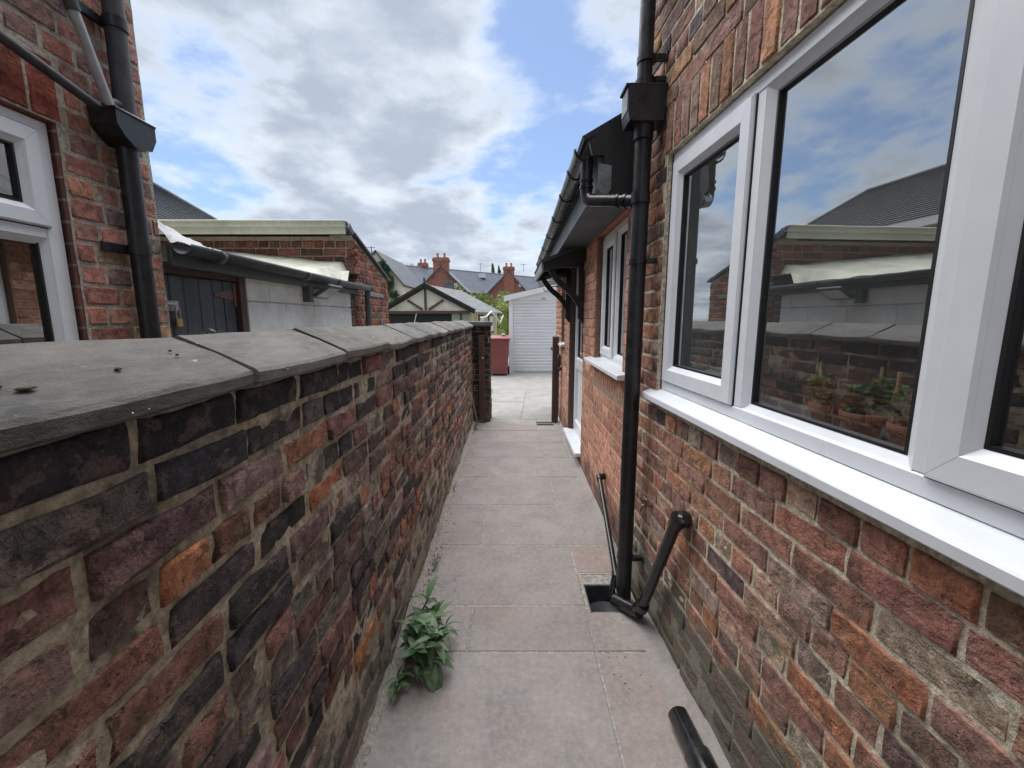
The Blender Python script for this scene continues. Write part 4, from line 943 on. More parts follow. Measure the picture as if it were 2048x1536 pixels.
mb.tube(pts, .005, 6, False); mb.tube(bend([(.69, 5.6, 1.68), (.60, 5.6, 1.80), (.62, 5.6, 1.895)], .05, 5), .005, 6); mb.tube([(.44 + .03 * math.sin(a), 5.6, 1.87 + .03 * math.cos(a)) for a in [k * .5 for k in range(11)]], .005, 6); mb.build('scroll', 'blackwood', sb)
gp2 = thing('gate_post', (.62, 6.05, 0), 'slim brown timber gate post against the orange brick wall', 'post')
mb = MB(); mb.box((.575, 6.0, .0), (.665, 6.06, 1.24), .004); mb.build('post_timber', 'brownwood', gp2)
gb = thing('drop_bolt', (.60, 5.96, 0), 'black drop bolt with oval handle on the slim brown gate post', 'bolt')
mb = MB(); mb.tube([(.655, 5.97, .10), (.66, 5.97, .86)], .009, 8); mb.tube([(.655, 5.97, .10), (.59, 5.97, .02)], .008, 8); mb.build('rod', 'iron_grey', gb)
mb = MB(); mb.lathe([(0, -.10), (.02, -.095), (.03, -.06), (.03, .04), (.018, .075), (0, .08)], (.66, 5.965, .92), 12); mb.lathe([(0, -.03), (.03, -.02), (.03, .02), (0, .03)], (.672, 5.965, .79), 12); mb.build('bolt_handle', 'iron_grey', gb)
dgr = thing('drain_grate', (.48, 5.95, 0), 'small dark drain grate at the foot of the slim gate post', 'grate')
mb = MB()
for i in range(8): mb.box((.36 + i * .028, 5.86, .002), (.376 + i * .028, 6.0, .014))
mb.box((.35, 5.85, .001), (.59, 5.86, .016)); mb.box((.35, 6.0, .001), (.59, 6.01, .016)); mb.build('grate_bars', 'iron_grey', dgr)

# ================================================================== NEIGHBOUR HOUSE (left)
WN = Wall(-1.600, 0, R(90.4))
nh = thing('house', (-3.5, -.5, 0), 'red brick neighbour house with white window, left of garden wall', 'house')
nhole = (.40, 1.628, 1.05, 2.182); nsold = (.3, 1.66, 2.182, 2.392)
nw = mortar(WN, -.2, 2.03, .9, 3.4, 'wall', 'mortar_house', nh, [nhole], step=.03, depth=-.003, amp=.003, seed=6.6)
mb = MB()
for u0, u1, z0, z1 in [(-4, nhole[0], -.2, 4.4), (nhole[1], 2.025, -.2, 4.4), (nhole[0], nhole[1], -.2, nhole[2] - .03), (nhole[0], nhole[1], nhole[3] + .03, 4.4)]: wbox(mb, WN, u0, u1, z0, z1, -.02, -.26)
wbox(mb, WN, -4, -.2, -.2, 4.4, 0, -.02); wbox(mb, WN, -.2, 2.025, 3.4, 4.4, 0, -.02); wbox(mb, WN, -.2, 2.025, -.2, .9, 0, -.02)
wbox(mb, WN, 1.9, 2.02, -.2, 4.4, -.26, -5); mb.build('wall_core', 'house_tex', nh)
mb = MB(); wbox(mb, WN, -4.2, 2.2, 4.4, 4.55, .3, -5.2); mb.build('roof', 'roofdark', nh)  # top out of view, kept low to leave sky light for the wall opposite
reveal(WN, nhole, 'house_tex', nh, .10)
rn = random.Random(3)
prn = brick_protos(M['brick_house'], .065, .0032, .005, (.216, .104), 61, 6)
bl = rows(.9, 2.03, .92, 3.38, .0785, .227, rn, hdr=2, joint=.013, holes=[nhole, nsold])
pal_n = [(3, (.46, .22, .165)), (2, (.40, .18, .145)), (2, (.31, .18, .16)), (.8, (.50, .37, .23)), (1, (.24, .17, .155))]
lay(WN, bl, prn, .065, M['brick_house'], nw, pal_n, rn, protr=.003, tilt=.6)
prl = brick_protos(M['brick_house'], .20, .002, .004, (.066,), 63, 4)
u = .93; bl = []
while u < nsold[1] - .02: bl.append([u + .006, u + .103 - .006, 2.190, 2.388]); u += .103
lay(WN, bl, prl, .20, M['brick_house'], nw, [(1, (.24, .065, .05))], rn, protr=.001, tilt=.2)
NO = -.03
mb = MB(); frame_bars(mb, WN, nhole[0], nhole[1] - .004, nhole[2], nhole[3] - .004, .06, NO, NO - .06, .005); wbox(mb, WN, nhole[0] + .058, nhole[1] - .062, 1.775, 1.835, NO - .001, NO - .06, .004)
nwin = mb.build('window', 'upvc', nh, 'white plastic window with small top light')
sash(WN, nhole[0] + .045, nhole[1] - .05, 1.815, 2.14, nwin, NO + .012, .055)
g0, g1, z0, z1 = nhole[0] + .06, nhole[1] - .064, 1.11, 1.775
gask(WN, g0 + .02, g1 - .02, z0, z1 - .01, NO - .02, nwin); pane(WN, g0, g1, z0 - .004, z1 - .004, NO - .03, nwin)
mb = MB(); bead(mb, WN, g0 - .002, g1 + .002, z0 - .002, z1 + .002, .022, NO - .003, NO - .02); mb.build('glazing_bead', 'upvc', nwin)
mb = MB(); roombox(mb, WN, -.8, 1.85, .5, 2.4, -.265, -2.6); mb.build('room', 'inwall', nh)
mb = MB(); wbox(mb, WN, 1.2, 1.42, 1.0, 2.1, -.30, -.33, .005); wbox(mb, WN, .2, .9, .9, 1.5, -.9, -1.2, .01); mb.build('curtain', 'curtain', nh)
mb = MB(); wbox(mb, WN, -.7, 1.8, .5, 2.3, -2.0, -2.55, .01); mb.build('kitchen_unit', 'indark', nh)
nd = thing('downpipe', (-1.55, 1.86, 0), 'old black iron downpipe with hopper head on the left house corner', 'downpipe')
mb = MB(); q = WN.p(1.85, 0, .05); V = Vector
mb.tube([q + V((0, 0, .4)), q + V((0, 0, 2.2))], .036, 18); mb.build('lower_pipe', 'iron', nd)
mb = MB(); mb.tube([q + V((.0, .015, 2.28)), q + V((0, .035, 3.8))], .035, 18); mb.build('upper_pipe', 'iron_grey', nd)
mb = MB(); T = Matrix.Translation(q) @ Matrix.Rotation(R(90.4), 4, 'Z')
mb.prism([(-.10, 2.29), (.082, 2.29), (.082, 2.235), (.055, 2.185), (-.03, 2.175), (-.07, 2.20), (-.10, 2.235)], 1, -.06, .045, T); mb.box((-.104, -.064, 2.284), (.086, .048, 2.296), .003, T); mb.build('hopper', 'iron', nd)
for z in (2.64, 1.78):
    mb = MB(); mb.tube([q + V((0, .02 if z > 2.3 else 0, z - .02)), q + V((0, .02 if z > 2.3 else 0, z + .02))], .040, 18); wbox(mb, WN, 1.72, 1.86, z - .018, z + .018, .02, .004, .003); mb.build('pipe_clip', 'iron', nd)
ov = thing('overflow_pipe', tuple(WN.p(1.7, 2.3, .04)), 'grey plastic waste pipe slanting down into the left hopper', 'pipe')
mb = MB(); mb.tube([WN.p(1.795, 2.28, .06), WN.p(1.70, 2.60, .045)], .017, 12); mb.build('pipe', 'greyplastic', ov)
mb = MB(); mb.tube([WN.p(1.705, 2.585, .046), WN.p(1.693, 2.625, .045)], .022, 12); mb.tube([WN.p(1.693, 2.62, .045), WN.p(1.66, 2.80, .045)], .019, 12); mb.build('coupling', 'iron_grey', ov)
ip = thing('waste_pipe', tuple(WN.p(1.2, 2.4, .04)), 'black iron waste pipe running along the left house above its window', 'pipe')
mb = MB(); mb.tube([WN.p(.3, 2.60, .035), WN.p(1.745, 2.29, .045), WN.p(1.80, 2.27, .05)], .017, 14); mb.build('pipe', 'iron_grey', ip)
mb = MB(); k = WN.p(1.83, 2.315, .05); mb.tube(bend([k + WN.u * -.05 + V((0, 0, -.02)), k + WN.u * -.02 + V((0, 0, .02)), k + WN.u * .05 + V((0, 0, .012)), k + WN.u * .06 + V((0, 0, -.04))], .02, 4), .020, 12); mb.build('elbow', 'iron_grey', ip)

# ================================================================== OUTHOUSE beyond the neighbour house
WO = Wall(-1.620, 0, R(90.4))
oh = thing('outhouse', (-2.4, 3.4, 0), 'low white block outhouse with dark plank door behind the garden wall', 'outhouse')
mb = MB(); wbox(mb, WO, 2.68, 4.56, .2, 1.75, -.02, -.2); mb.build('wall_core', 'whiteblock', oh)
ro = random.Random(12)
for z0, z1, off in ((.28, .50, .2), (.50, .72, 0), (.72, .94, .2), (.94, 1.16, 0), (1.16, 1.38, .2), (1.38, 1.602, 0), (1.606, 1.76, .2)):
    u = 2.685 - off
    while u < 4.43:
        a, b = max(u, 2.685), min(u + .45, 4.43)
        if b - a > .05:
            mb = MB(); wbox(mb, WO, a + .0008, b - .0008, z0 + .002, z1 - .002, ro.uniform(-.001, .001), -.05, .003); mb.build('block', 'whiteblock', oh)
        u += .45
pro = brick_protos(M['brick_out'], .066, .004, .006, (.216, .104), 71, 6)
bl = [[4.435, 4.545, z + .006, z + .071] for z in [.9 + .077 * i for i in range(12)]]
lay(WO, bl, pro, .066, M['brick_out'], oh, [(1, (.13, .10, .085)), (1, (.16, .11, .09))], ro, protr=.003)
mb = MB(); wbox(mb, WO, 2.06, 2.64, 1.715, 1.745, -.02, -.09, .003); mb.build('door_head', 'brownwood', oh)
mb = MB(); wbox(mb, WO, 2.625, 2.682, .2, 1.75, -.006, -.09, .003); mb.build('door_jamb', 'brownwood', oh)
mb = MB(); wbox(mb, WO, 2.05, 2.63, .2, 1.72, -.06, -.09); dcore = mb.build('door', 'doorplank', oh, 'slate blue plank door with strap hinge')
e = [2.06, 2.12, 2.215, 2.325, 2.43, 2.52, 2.62]
for i in range(6):
    mb = MB(); wbox(mb, WO, e[i] + .002, e[i + 1] - .002, .2, 1.713 - ro.uniform(0, .006), -.04 + ro.uniform(-.002, .002), -.062, .003); mb.build('plank', 'doorplank', dcore)
mb = MB()
vs = [WO.p(u, z, o) for o in (-.034, -.04) for u, z in ((2.44, 1.622), (2.44, 1.640), (2.605, 1.668), (2.605, 1.602))]
mb.add(vs, [(0, 1, 2, 3), (7, 6, 5, 4), (0, 4, 5, 1), (1, 5, 6, 2), (2, 6, 7, 3), (3, 7, 4, 0)]); wbox(mb, WO, 2.600, 2.622, 1.565, 1.705, -.026, -.04, .003); mb.build('strap_hinge', 'hingebrown', dcore)
mb = MB(); wbox(mb, WO, 2.075, 2.165, 1.535, 1.585, -.034, -.042, .002); mb.build('hasp', 'chrome', dcore)
mb = MB(); mb.tube([WO.p(2.07, 1.57, -.026), WO.p(2.125, 1.565, -.022)], .009, 8); mb.build('bolt', 'chrome', dcore)
pd = thing('padlock', tuple(WO.p(2.135, 1.49, -.02)), 'small brass padlock hanging on the plank door hasp', 'padlock')
mb = MB(); wbox(mb, WO, 2.115, 2.155, 1.455, 1.498, -.012, -.028, .004); mb.build('lock_body', 'brass', pd)
mb = MB(); mb.tube(bend([WO.p(2.122, 1.49, -.02), WO.p(2.122, 1.552, -.02), WO.p(2.148, 1.552, -.02), WO.p(2.148, 1.49, -.02)], .010, 4), .0035, 8); mb.build('shackle', 'chrome', pd)
# eaves and sheet roof
mb = MB(); wbox(mb, WO, 2.04, 4.50, 1.742, 1.835, .055, .03, .003); wbox(mb, WO, 2.04, 4.48, 1.742, 1.76, .03, -.06); mb.build('fascia', 'darkfascia', oh)
def wgut(mb, u0, u1, r=.048, zc=1.838, oc=.105):
    k = 9; prof = [(oc + math.cos(math.pi + math.pi * i / k) * r, zc + math.sin(math.pi + math.pi * i / k) * r) for i in range(k + 1)]
    prof += [(oc + (o - oc) * .92, zc + (z - zc) * .92) for o, z in reversed(prof)]
    n = len(prof); vs = [WO.p(u0, z, o) for o, z in prof] + [WO.p(u1, z - .01, o) for o, z in prof]
    mb.add(vs, [tuple(range(n)), tuple(range(2 * n - 1, n - 1, -1))] + [(i, i + n, (i + 1) % n + n, (i + 1) % n) for i in range(n)], True)
mb = MB(); wgut(mb, 2.04, 4.74); og = mb.build('gutter', 'darkfascia', oh)
for u in (2.25, 3.2, 3.78, 4.66):
    mb = MB(); wgut(mb, u, u + .04, .054, 1.834); mb.build('gutter_clip', 'darkfascia', og)
mb = MB(); n1, n2 = 46, 34; vs = []; fs = []
for i in range(n1 + 1):
    for j in range(n2 + 1):
        u = 2.04 + 2.58 * i / n1; t = j / n2; o = .075 - 2.1 * t
        z = 1.848 + .10 * t + .014 * mnoise.noise(V((u * 2.2, o * 4, 0))) + .004 * mnoise.noise(V((u * 7, o * 10, 3)))
        z += (.20 + .10 * t) * max(0, (u - 3.3) / 1.25) ** 1.7
        if t < .06: z = min(z, 1.95) if u > 4.2 else 1.845 + .01 * mnoise.noise(V((u * 6, 0, 1)))
        vs.append(WO.p(u, z, o))
for i in range(n1):
    for j in range(n2): k = i * (n2 + 1) + j; fs.append((k, k + 1, k + n2 + 2, k + n2 + 1))
mb.add(vs, fs, True); mb.build('roof_sheet', 'tarp', oh)
mb = MB(); wbox(mb, WO, 4.5, 4.53, 1.70, 1.85, .03, -.02, .004); mb.build('eaves_block', 'lead', oh)
mb = MB(); n1 = 14; vs = []; fs = []
for i in range(n1 + 1):
    for j in range(7):
        u = 2.04 + .55 * i / n1; t = j / 6
        vs.append(WO.p(u, 1.852 + .02 * mnoise.noise(V((u * 15, t * 6, 0))) + t * (.17 * (1 - i / n1) + .015), .06 - t * .2 + .02 * mnoise.noise(V((u * 11, t * 9, 5)))))
for i in range(n1):
    for j in range(6): k = i * 7 + j; fs.append((k, k + 1, k + 8, k + 7))
mb.add(vs, fs, True); mb.build('lead_flashing', 'lead', oh)
op = thing('downpipe', tuple(WO.p(4.66, 0, .1)), 'short grey downpipe at the far end of the outhouse gutter', 'downpipe')
mb = MB(); mb.tube([WO.p(4.66, .3, .09), WO.p(4.66, 1.80, .10)], .030, 14); mb.build('pipe', 'darkfascia', op)
fl = thing('floodlight', tuple(WO.p(3.55, 1.7, .05)), 'small grey security floodlight with sensor on the white outhouse wall', 'floodlight')
mb = MB(); wbox(mb, WO, 3.40, 3.47, 1.625, 1.76, .06, -.0, .006); mb.build('mount', 'darkfascia', fl)
mb = MB(); T = Matrix.Translation(WO.p(3.60, 1.715, .115)) @ Matrix.Rotation(R(90.4), 4, 'Z') @ Matrix.Rotation(R(58), 4, 'X')
mb.box((-.13, -.012, -.09), (.13, .012, .09), .005, T); mb.build('lamp_housing', 'darkfascia', fl)
mb = MB(); mb.box((-.10, -.015, -.065), (.10, -.0125, .065), .001, T); mb.build('lens', 'lampglass', fl)
mb = MB(); mb.lathe([(0, -.03), (.018, -.026), (.026, -.005), (.022, .015), (0, .02)], tuple(WO.p(3.50, 1.635, .055)), 12); wbox(mb, WO, 3.46, 3.50, 1.63, 1.66, .06, .02); mb.build('sensor', 'white', fl)

# ------------------------------------------------------------ taller brick store behind it
bs = thing('brick_store', (-2.9, 5.2, 0), 'brick store with pale green fascia and sloping top behind the outhouse', 'store')
WSf = Wall(-4.2, 4.56, 0); WSs = Wall(-1.618, 0, R(90.4))
mb = MB(); wl = WSs
prof = [(4.57, .2), (5.80, .2), (5.80, 1.985), (4.57, 2.345)]
vs = [WSs.p(u, z, o) for o in (-.008, -.23) for u, z in prof]
mb.add(vs, [(0, 1, 2, 3), (7, 6, 5, 4), (0, 4, 5, 1), (1, 5, 6, 2), (2, 6, 7, 3), (3, 7, 4, 0)])
mb.box((-4.3, 4.57, .2), (-1.88, 4.75, 2.33)); score = mb.build('wall', 'mortar_out', bs)
top = lambda u: 2.345 - (u - 4.57) * .2927
bl = rows(4.565, 5.81, 1.02, 2.34, .0785, .228, ro, hdr=2, joint=.014)
b2 = []
for b in bl:
    t = top(b[1]) - .012
    if b[2] < t - .02: b2.append([b[0], b[1], b[2], min(b[3], t)])
pal_s = [(3, (.27, .11, .08)), (2, (.20, .09, .075)), (2, (.33, .13, .07)), (1, (.22, .16, .12))]
lay(WSs, b2, pro, .066, M['brick_out'], score, pal_s, ro, protr=.004, tilt=1)
bl = rows(0.3, 2.585, 1.9, 2.335, .0785, .228, ro, hdr=5, joint=.014)
lay(WSf, bl, pro, .066, M['brick_out'], score, [(3, (.20, .095, .08)), (2, (.15, .085, .075)), (1, (.25, .11, .08))], ro, protr=.004, tilt=1)
mb = MB()
vs = [WSs.p(u, z, o) for o in (.03, -.27) for u, z in ((4.60, 2.352), (5.85, 1.985), (5.85, 2.005), (4.60, 2.372))]
mb.add(vs, [(0, 1, 2, 3), (7, 6, 5, 4), (0, 4, 5, 1), (1, 5, 6, 2), (2, 6, 7, 3), (3, 7, 4, 0)]); mb.build('verge_strip', 'darkfascia', bs)
mb = MB(); vs = [(x, y, z) for x in (-4.4, -1.66) for y, z in ((4.47, 2.46), (5.86, 2.03), (5.86, 2.0), (4.47, 2.43))]
mb.add(vs, [(0, 1, 2, 3), (7, 6, 5, 4), (0, 4, 5, 1), (1, 5, 6, 2), (2, 6, 7, 3), (3, 7, 4, 0)]); mb.build('roof', 'slate', bs)
mb = MB(); mb.box((-4.4, 4.455, 2.335), (-1.675, 4.48, 2.405), .003); mb.build('lower_board', 'greenpaint', bs)
mb = MB(); mb.box((-4.4, 4.44, 2.402), (-1.672, 4.478, 2.452), .004); mb.build('upper_board', 'greenpaint', bs)
mb = MB(); mb.box((-4.4, 4.43, 2.450), (-1.665, 4.5, 2.468), .004); mb.build('top_trim', 'greenpaint', bs)
mb = MB(); mb.prism([(4.46, 2.40), (4.56, 2.34), (4.62, 2.37), (4.50, 2.45)], 0, -1.671, -1.64); mb.build('board_end', 'darkfascia', bs)
mb = MB(); wbox(mb, WSs, 4.80, 5.56, 1.752, 1.80, .008, -.02, .004); mb.build('ledge', 'lead', bs)

# ================================================================== FAR SURROUNDINGS
def quadslab(mb, a, b, c, d, t=.08):
    a, b, c, d = map(V, (a, b, c, d)); n = (b - a).cross(d - a).normalized() * -t
    mb.add([a, b, c, d, a + n, b + n, c + n, d + n], [(0, 1, 2, 3), (7, 6, 5, 4), (0, 4, 5, 1), (1, 5, 6, 2), (2, 6, 7, 3), (3, 7, 4, 0)])
def steproof(mb, a, b, c, d, n=16, t=.03):
    """roof slope eaves a-b, ridge d-c laid in overlapping courses"""
    a, b, c, d = map(V, (a, b, c, d)); nn = (b - a).cross(d - a).normalized(); 
    if nn.z < 0: nn = -nn
    for i in range(n):
        s, e = i / n, (i + 1) / n
        p0, p1, p2, p3 = a.lerp(d, s) + nn * t, b.lerp(c, s) + nn * t, b.lerp(c, e) + nn * .002, a.lerp(d, e) + nn * .002
        q0, q1 = a.lerp(d, s), b.lerp(c, s)
        mb.add([p0, p1, p2, p3, q0, q1], [(0, 1, 2, 3), (4, 5, 1, 0)])
# hipped house beyond the left house
hh = thing('hipped_house', (-12, 6, 0), 'pale rendered house with grey hipped tile roof far left', 'house')
mb = MB(); mb.box((-11.2, -3, 0), (-7.4, 12.4, 3.4)); mb.build('wall', 'cream', hh)
mb = MB(); E0, E1 = (-7.0, -3.4, 3.37), (-7.0, 12.8, 3.37); Rg0, Rg1 = (-9.3, -3.4, 4.95), (-9.3, 11.5, 4.95)
steproof(mb, E0, E1, Rg1, Rg0, 26); steproof(mb, E1, (-11.6, 12.8, 3.37), Rg1, Rg1, 22); steproof(mb, (-11.6, 12.8, 3.37), (-11.6, -3.4, 3.37), Rg0, Rg1, 10)
mb.build('roof', 'slate', hh)
mb = MB(); mb.tube([E1, Rg1], .07, 8); mb.tube([Rg0, Rg1], .08, 8); mb.build('ridge_tiles', 'slate', hh)
mb = MB(); mb.box((-7.05, -3.4, 3.24), (-6.95, 12.85, 3.38)); mb.build('gutter', 'white', hh)
# timber shed with half-timbered gable, turned a little
sh = thing('timber_shed', (-2.2, 13.5, 0), 'old timber garage with half-timbered black and white gable', 'shed')
TS = Matrix.Translation((-1.17, 12.0, 0)) @ Matrix.Rotation(R(-13.6), 4, 'Z')
Wd, Ln = 2.65, 2.8
def sbox(mb, a, b, bev=0): mb.box(a, b, bev, TS)
mb = MB(); mb.prism([(-Wd + .08, 1.70), (-.08, 1.70), (-Wd / 2, 2.33)], 1, .0, .04, TS); mb.build('gable_board', 'shedwhite', sh)
def bar(mb, a, b, wd, y0, y1):
    a, b = V((a[0], 0, a[1])), V((b[0], 0, b[1])); d = (b - a).normalized(); n = V((-d.z, 0, d.x)) * wd / 2
    pl_ = [(p.x, p.z) for p in (a + n, b + n, b - n, a - n)]; mb.prism(pl_, 1, y0, y1, TS)
for a, b, wd in (((-Wd - .15, 1.68), (-Wd / 2, 2.42), .13), ((.15, 1.68), (-Wd / 2, 2.42), .13)):
    mb = MB(); bar(mb, a, b, wd, -.06, .0); mb.build('barge_board', 'blackwood', sh)
for a, b in (((-Wd / 2, 1.72), (-Wd / 2, 2.36)), ((-Wd / 2 - .10, 1.74), (-Wd / 2 - .55, 2.0)), ((-Wd / 2 + .10, 1.74), (-Wd / 2 + .55, 2.0))):
    mb = MB(); bar(mb, a, b, .06, -.03, .0); mb.build('gable_timber', 'brownwood', sh)
mb = MB(); bar(mb, (-Wd / 2, 2.30), (-Wd / 2, 2.62), .035, -.07, -.03); mb.build('finial', 'blackwood', sh)
mb = MB(); sbox(mb, (-Wd, -.03, 1.62), (0, .03, 1.70)); mb.build('lintel', 'brownwood', sh)
mb = MB(); sbox(mb, (-Wd, .1, 0), (-.55, .13, 1.63)); mb.build('dark_curtain', 'darkopen', sh)
mb = MB(); sbox(mb, (-.56, .04, 0), (-.04, .08, 1.62)); mb.build('side_panel', 'curtain', sh)
mb = MB(); sbox(mb, (-.30, .0, 0), (-.25, .05, 1.62)); mb.build('stud', 'brownwood', sh)
mb = MB(); mb.tube([TS @ V((-Wd / 2 - .26, -.08, 1.62)), TS @ V((-Wd / 2 - .33, -.08, 1.35)), TS @ V((-Wd / 2 - .40, -.08, .9))], .012, 6); mb.build('hanging_rope', 'white', sh)
for i in range(7):
    mb = MB(); sbox(mb, (-.04, .04 + i * .39, 0), (0.0, .04 + i * .39 + .38, 1.68), .004); mb.build('wall_board', 'shedcream', sh)
mb = MB(); sbox(mb, (-Wd, .05, 0), (-Wd + .04, Ln, 1.68)); sbox(mb, (-Wd, Ln - .04, 0), (0, Ln, 1.68)); mb.build('back_wall', 'shedcream', sh)
for y0 in (.75, 1.75):
    mb = MB(); sbox(mb, (.0, y0, 1.02), (.03, y0 + .55, 1.60), .004); wn = mb.build('window', 'blackwood', sh)
    mb = MB(); sbox(mb, (.025, y0 + .06, 1.08), (.034, y0 + .49, 1.55)); mb.build('pane', 'lampglass', wn)
mb = MB()
nn = 40
for sgn in (1, -1):
    vs = []; fs = []
    for i in range(nn + 1):
        y = -.1 + (Ln + .2) * i / nn; cz = .018 * math.cos(i * math.pi)
        x0, x1 = (-Wd / 2, .18) if sgn > 0 else (-Wd / 2, -Wd - .18)
        for j in range(9):
            t = j / 8; vs.append(TS @ V((x0 + (x1 - x0) * t, y, 2.43 - .76 * t + cz + .012 * mnoise.noise(V((i * .7, j, sgn))))))
    for i in range(nn):
        for j in range(8): k = i * 9 + j; fs.append((k, k + 1, k + 10, k + 9))
    mb.add(vs, fs, True)
mb.build('roof', 'shedroof', sh)
mb = MB(); mb.tube([TS @ V(p) for p in ((.19, .35, 1.50), (.19, .9, 1.54), (.21, 1.4, 1.70), (.22, 2.1, 1.46), (.22, 2.4, 1.34), (.20, 2.85, 1.58))], .022, 8); mb.build('loose_gutter', 'white', sh)
# wheelie bin
wb = thing('wheelie_bin', (-.36, 11.35, 0), 'faded maroon wheelie bin standing beside the white garage', 'bin')
mb = MB(); bx, by = -.345, 11.3
lo, hi = [(-.22, -.24), (.22, -.24), (.22, .22), (-.22, .22)], [(-.275, -.30), (.275, -.30), (.275, .33), (-.275, .33)]
vs = [(bx + x, by + y, .05) for x, y in lo] + [(bx + x, by + y, .96) for x, y in hi]
mb.add(vs, [(3, 2, 1, 0), (0, 1, 5, 4), (1, 2, 6, 5), (2, 3, 7, 6), (3, 0, 4, 7)]); mb.box((bx - .29, by - .315, .93), (bx + .29, by + .34, .97), .008); mb.build('body', 'bin', wb)
mb = MB(); mb.prism([(by - .33, .975), (by - .31, 1.0), (by + .1, 1.045), (by + .36, 1.03), (by + .36, .975)], 0, bx - .30, bx + .30); mb.build('lid', 'bin', wb)
mb = MB(); mb.tube([(bx - .26, by + .42, 1.0), (bx + .26, by + .42, 1.0)], .018, 8); mb.box((bx - .25, by + .32, .97), (bx - .21, by + .42, 1.01)); mb.box((bx + .21, by + .32, .97), (bx + .25, by + .42, 1.01)); mb.build('handle', 'bin', wb)
for s in (-1, 1):
    mb = MB(); mb.tube([(bx + s * .225, by + .2, .1), (bx + s * .275, by + .2, .1)], .10, 16); mb.build('wheel', 'rubber', wb)
mb = MB(); mb.lathe([(0, 0), (.05, .0), (.06, .03), (.03, .06), (0, .07)], (bx + .12, by, 1.035), 10); tag(mb.build('stone', 'grit'), 'grey stone lying on the maroon bin lid', 'stone')
# white garage
gg = thing('garage', (1.2, 14, 0), 'white sectional garage with ribbed up-and-over door', 'garage')
gy = 11.75; gx0, gx1 = .03, 2.16; ax = 1.12
mb = MB(); mb.box((-.085, gy, -.1), (gx0, gy + .08, 1.98), .004); mb.box((gx1, gy, -.1), (gx1 + .115, gy + .08, 1.98), .004); mb.build('door_post', 'garage', gg)
mb = MB(); mb.box((-.085, gy + .08, -.1), (-.02, gy + 5, 1.98)); mb.box((gx1 + .05, gy + .08, -.1), (gx1 + .115, gy + 5, 1.98)); mb.box((-.08, gy + 4.95, -.1), (gx1 + .1, gy + 5, 2.2)); mb.build('wall', 'garage', gg)
zt = .02; k = 0; dk = None
mb = MB(); mb.box((gx0, gy + .055, .0), (gx1, gy + .075, 1.965)); dk = mb.build('door', 'garage', gg, 'white ribbed garage door')
while zt < 1.93:
    mb = MB(); mb.prism([(gy + .055, zt), (gy + .030, zt + .008), (gy + .022, zt + .074), (gy + .030, zt + .082), (gy + .055, zt + .087)], 0, gx0 + .01, gx1 - .01); mb.build('rib', 'garage', dk); zt += .0885
mb = MB(); mb.box((1.085, gy - .012, .62), (1.115, gy + .03, .70), .004); mb.tube([(1.10, gy - .02, .66), (1.10, gy - .05, .66)], .012, 8); mb.build('handle', 'iron', dk)
mb = MB(); mb.prism([(-.05, 1.965), (gx1 + .07, 1.965), (gx1 + .07, 2.02), (ax, 2.30), (-.05, 2.02)], 1, gy + .02, gy + .06); mb.build('gable_panel', 'garage', gg)
mb = MB(); mb.prism([(-.22, 1.94), (-.22, 2.09), (ax, 2.385), (gx1 + .26, 2.09), (gx1 + .26, 1.94), (ax, 2.255)], 1, gy - .06, gy + .01); mb.build('barge_board', 'garage', gg)
mb = MB(); quadslab(mb, (-.22, gy - .05, 2.10), (ax, gy - .05, 2.40), (ax, gy + 5.1, 2.40), (-.22, gy + 5.1, 2.10), .03); quadslab(mb, (ax, gy - .05, 2.40), (gx1 + .26, gy - .05, 2.10), (gx1 + .26, gy + 5.1, 2.10), (ax, gy + 5.1, 2.40), .03); mb.build('roof', 'shedroof', gg)
mb = MB(); mb.box((.80, gy + .012, 2.0), (.92, gy + .019, 2.035)); mb.build('name_plate', 'greyplastic', gg)
# cream gable house with ivy
ch = thing('gable_house', (-10, 32, 0), 'cream rendered gable house with ivy beyond the brick store', 'house')
mb = MB(); mb.prism([(-12.6, 0), (-7.55, 0), (-7.55, 3.9), (-9.3, 5.95), (-12.6, 3.6)], 1, 30, 38); mb.build('wall', 'cream', ch)
mb = MB(); quadslab(mb, (-7.35, 29.8, 3.75), (-7.35, 38, 3.75), (-9.25, 38, 6.05), (-9.25, 29.8, 6.05), .12); quadslab(mb, (-9.25, 29.8, 6.05), (-9.25, 38, 6.05), (-12.8, 38, 3.6), (-12.8, 29.8, 3.6), .12); mb.build('roof', 'slate', ch)
mb = MB(); mb.tube([(-9.9, 31, 4.4), (-9.9, 31, 6.5)], .03, 6); mb.tube([(-10.2, 31, 6.4), (-9.6, 31, 6.4)], .02, 6); mb.build('aerial', 'iron', ch)
def cluster(mb, c, rad, n, size, r, flat=1.0):
    for i in range(n):
        d = V((r.gauss(0, 1), r.gauss(0, 1), r.gauss(0, 1))).normalized() * (r.random() ** .4)
        p = V(c) + V((d.x * rad[0], d.y * rad[1], d.z * rad[2])); s = size * r.uniform(.6, 1.4)
        a = V((r.gauss(0, 1), r.gauss(0, 1), r.gauss(0, .7))).normalized(); b = a.cross(V((r.gauss(0, 1), r.gauss(0, 1), r.gauss(0, 1)))).normalized()
        mb.add([p - a * s, p + b * s * .5, p + a * s, p - b * s * .5], [(0, 1, 2, 3)])
rt = random.Random(91)
iv = thing('ivy', (-8.6, 29.7, 0), 'green ivy climbing the cream gable wall', 'ivy')
mb = MB(); mb.tube([(-8.5, 29.9, 0), (-8.6, 29.85, 2.5), (-8.8, 29.85, 4.5)], .06, 6); mb.build('stem', 'bark', iv)
mb = MB()
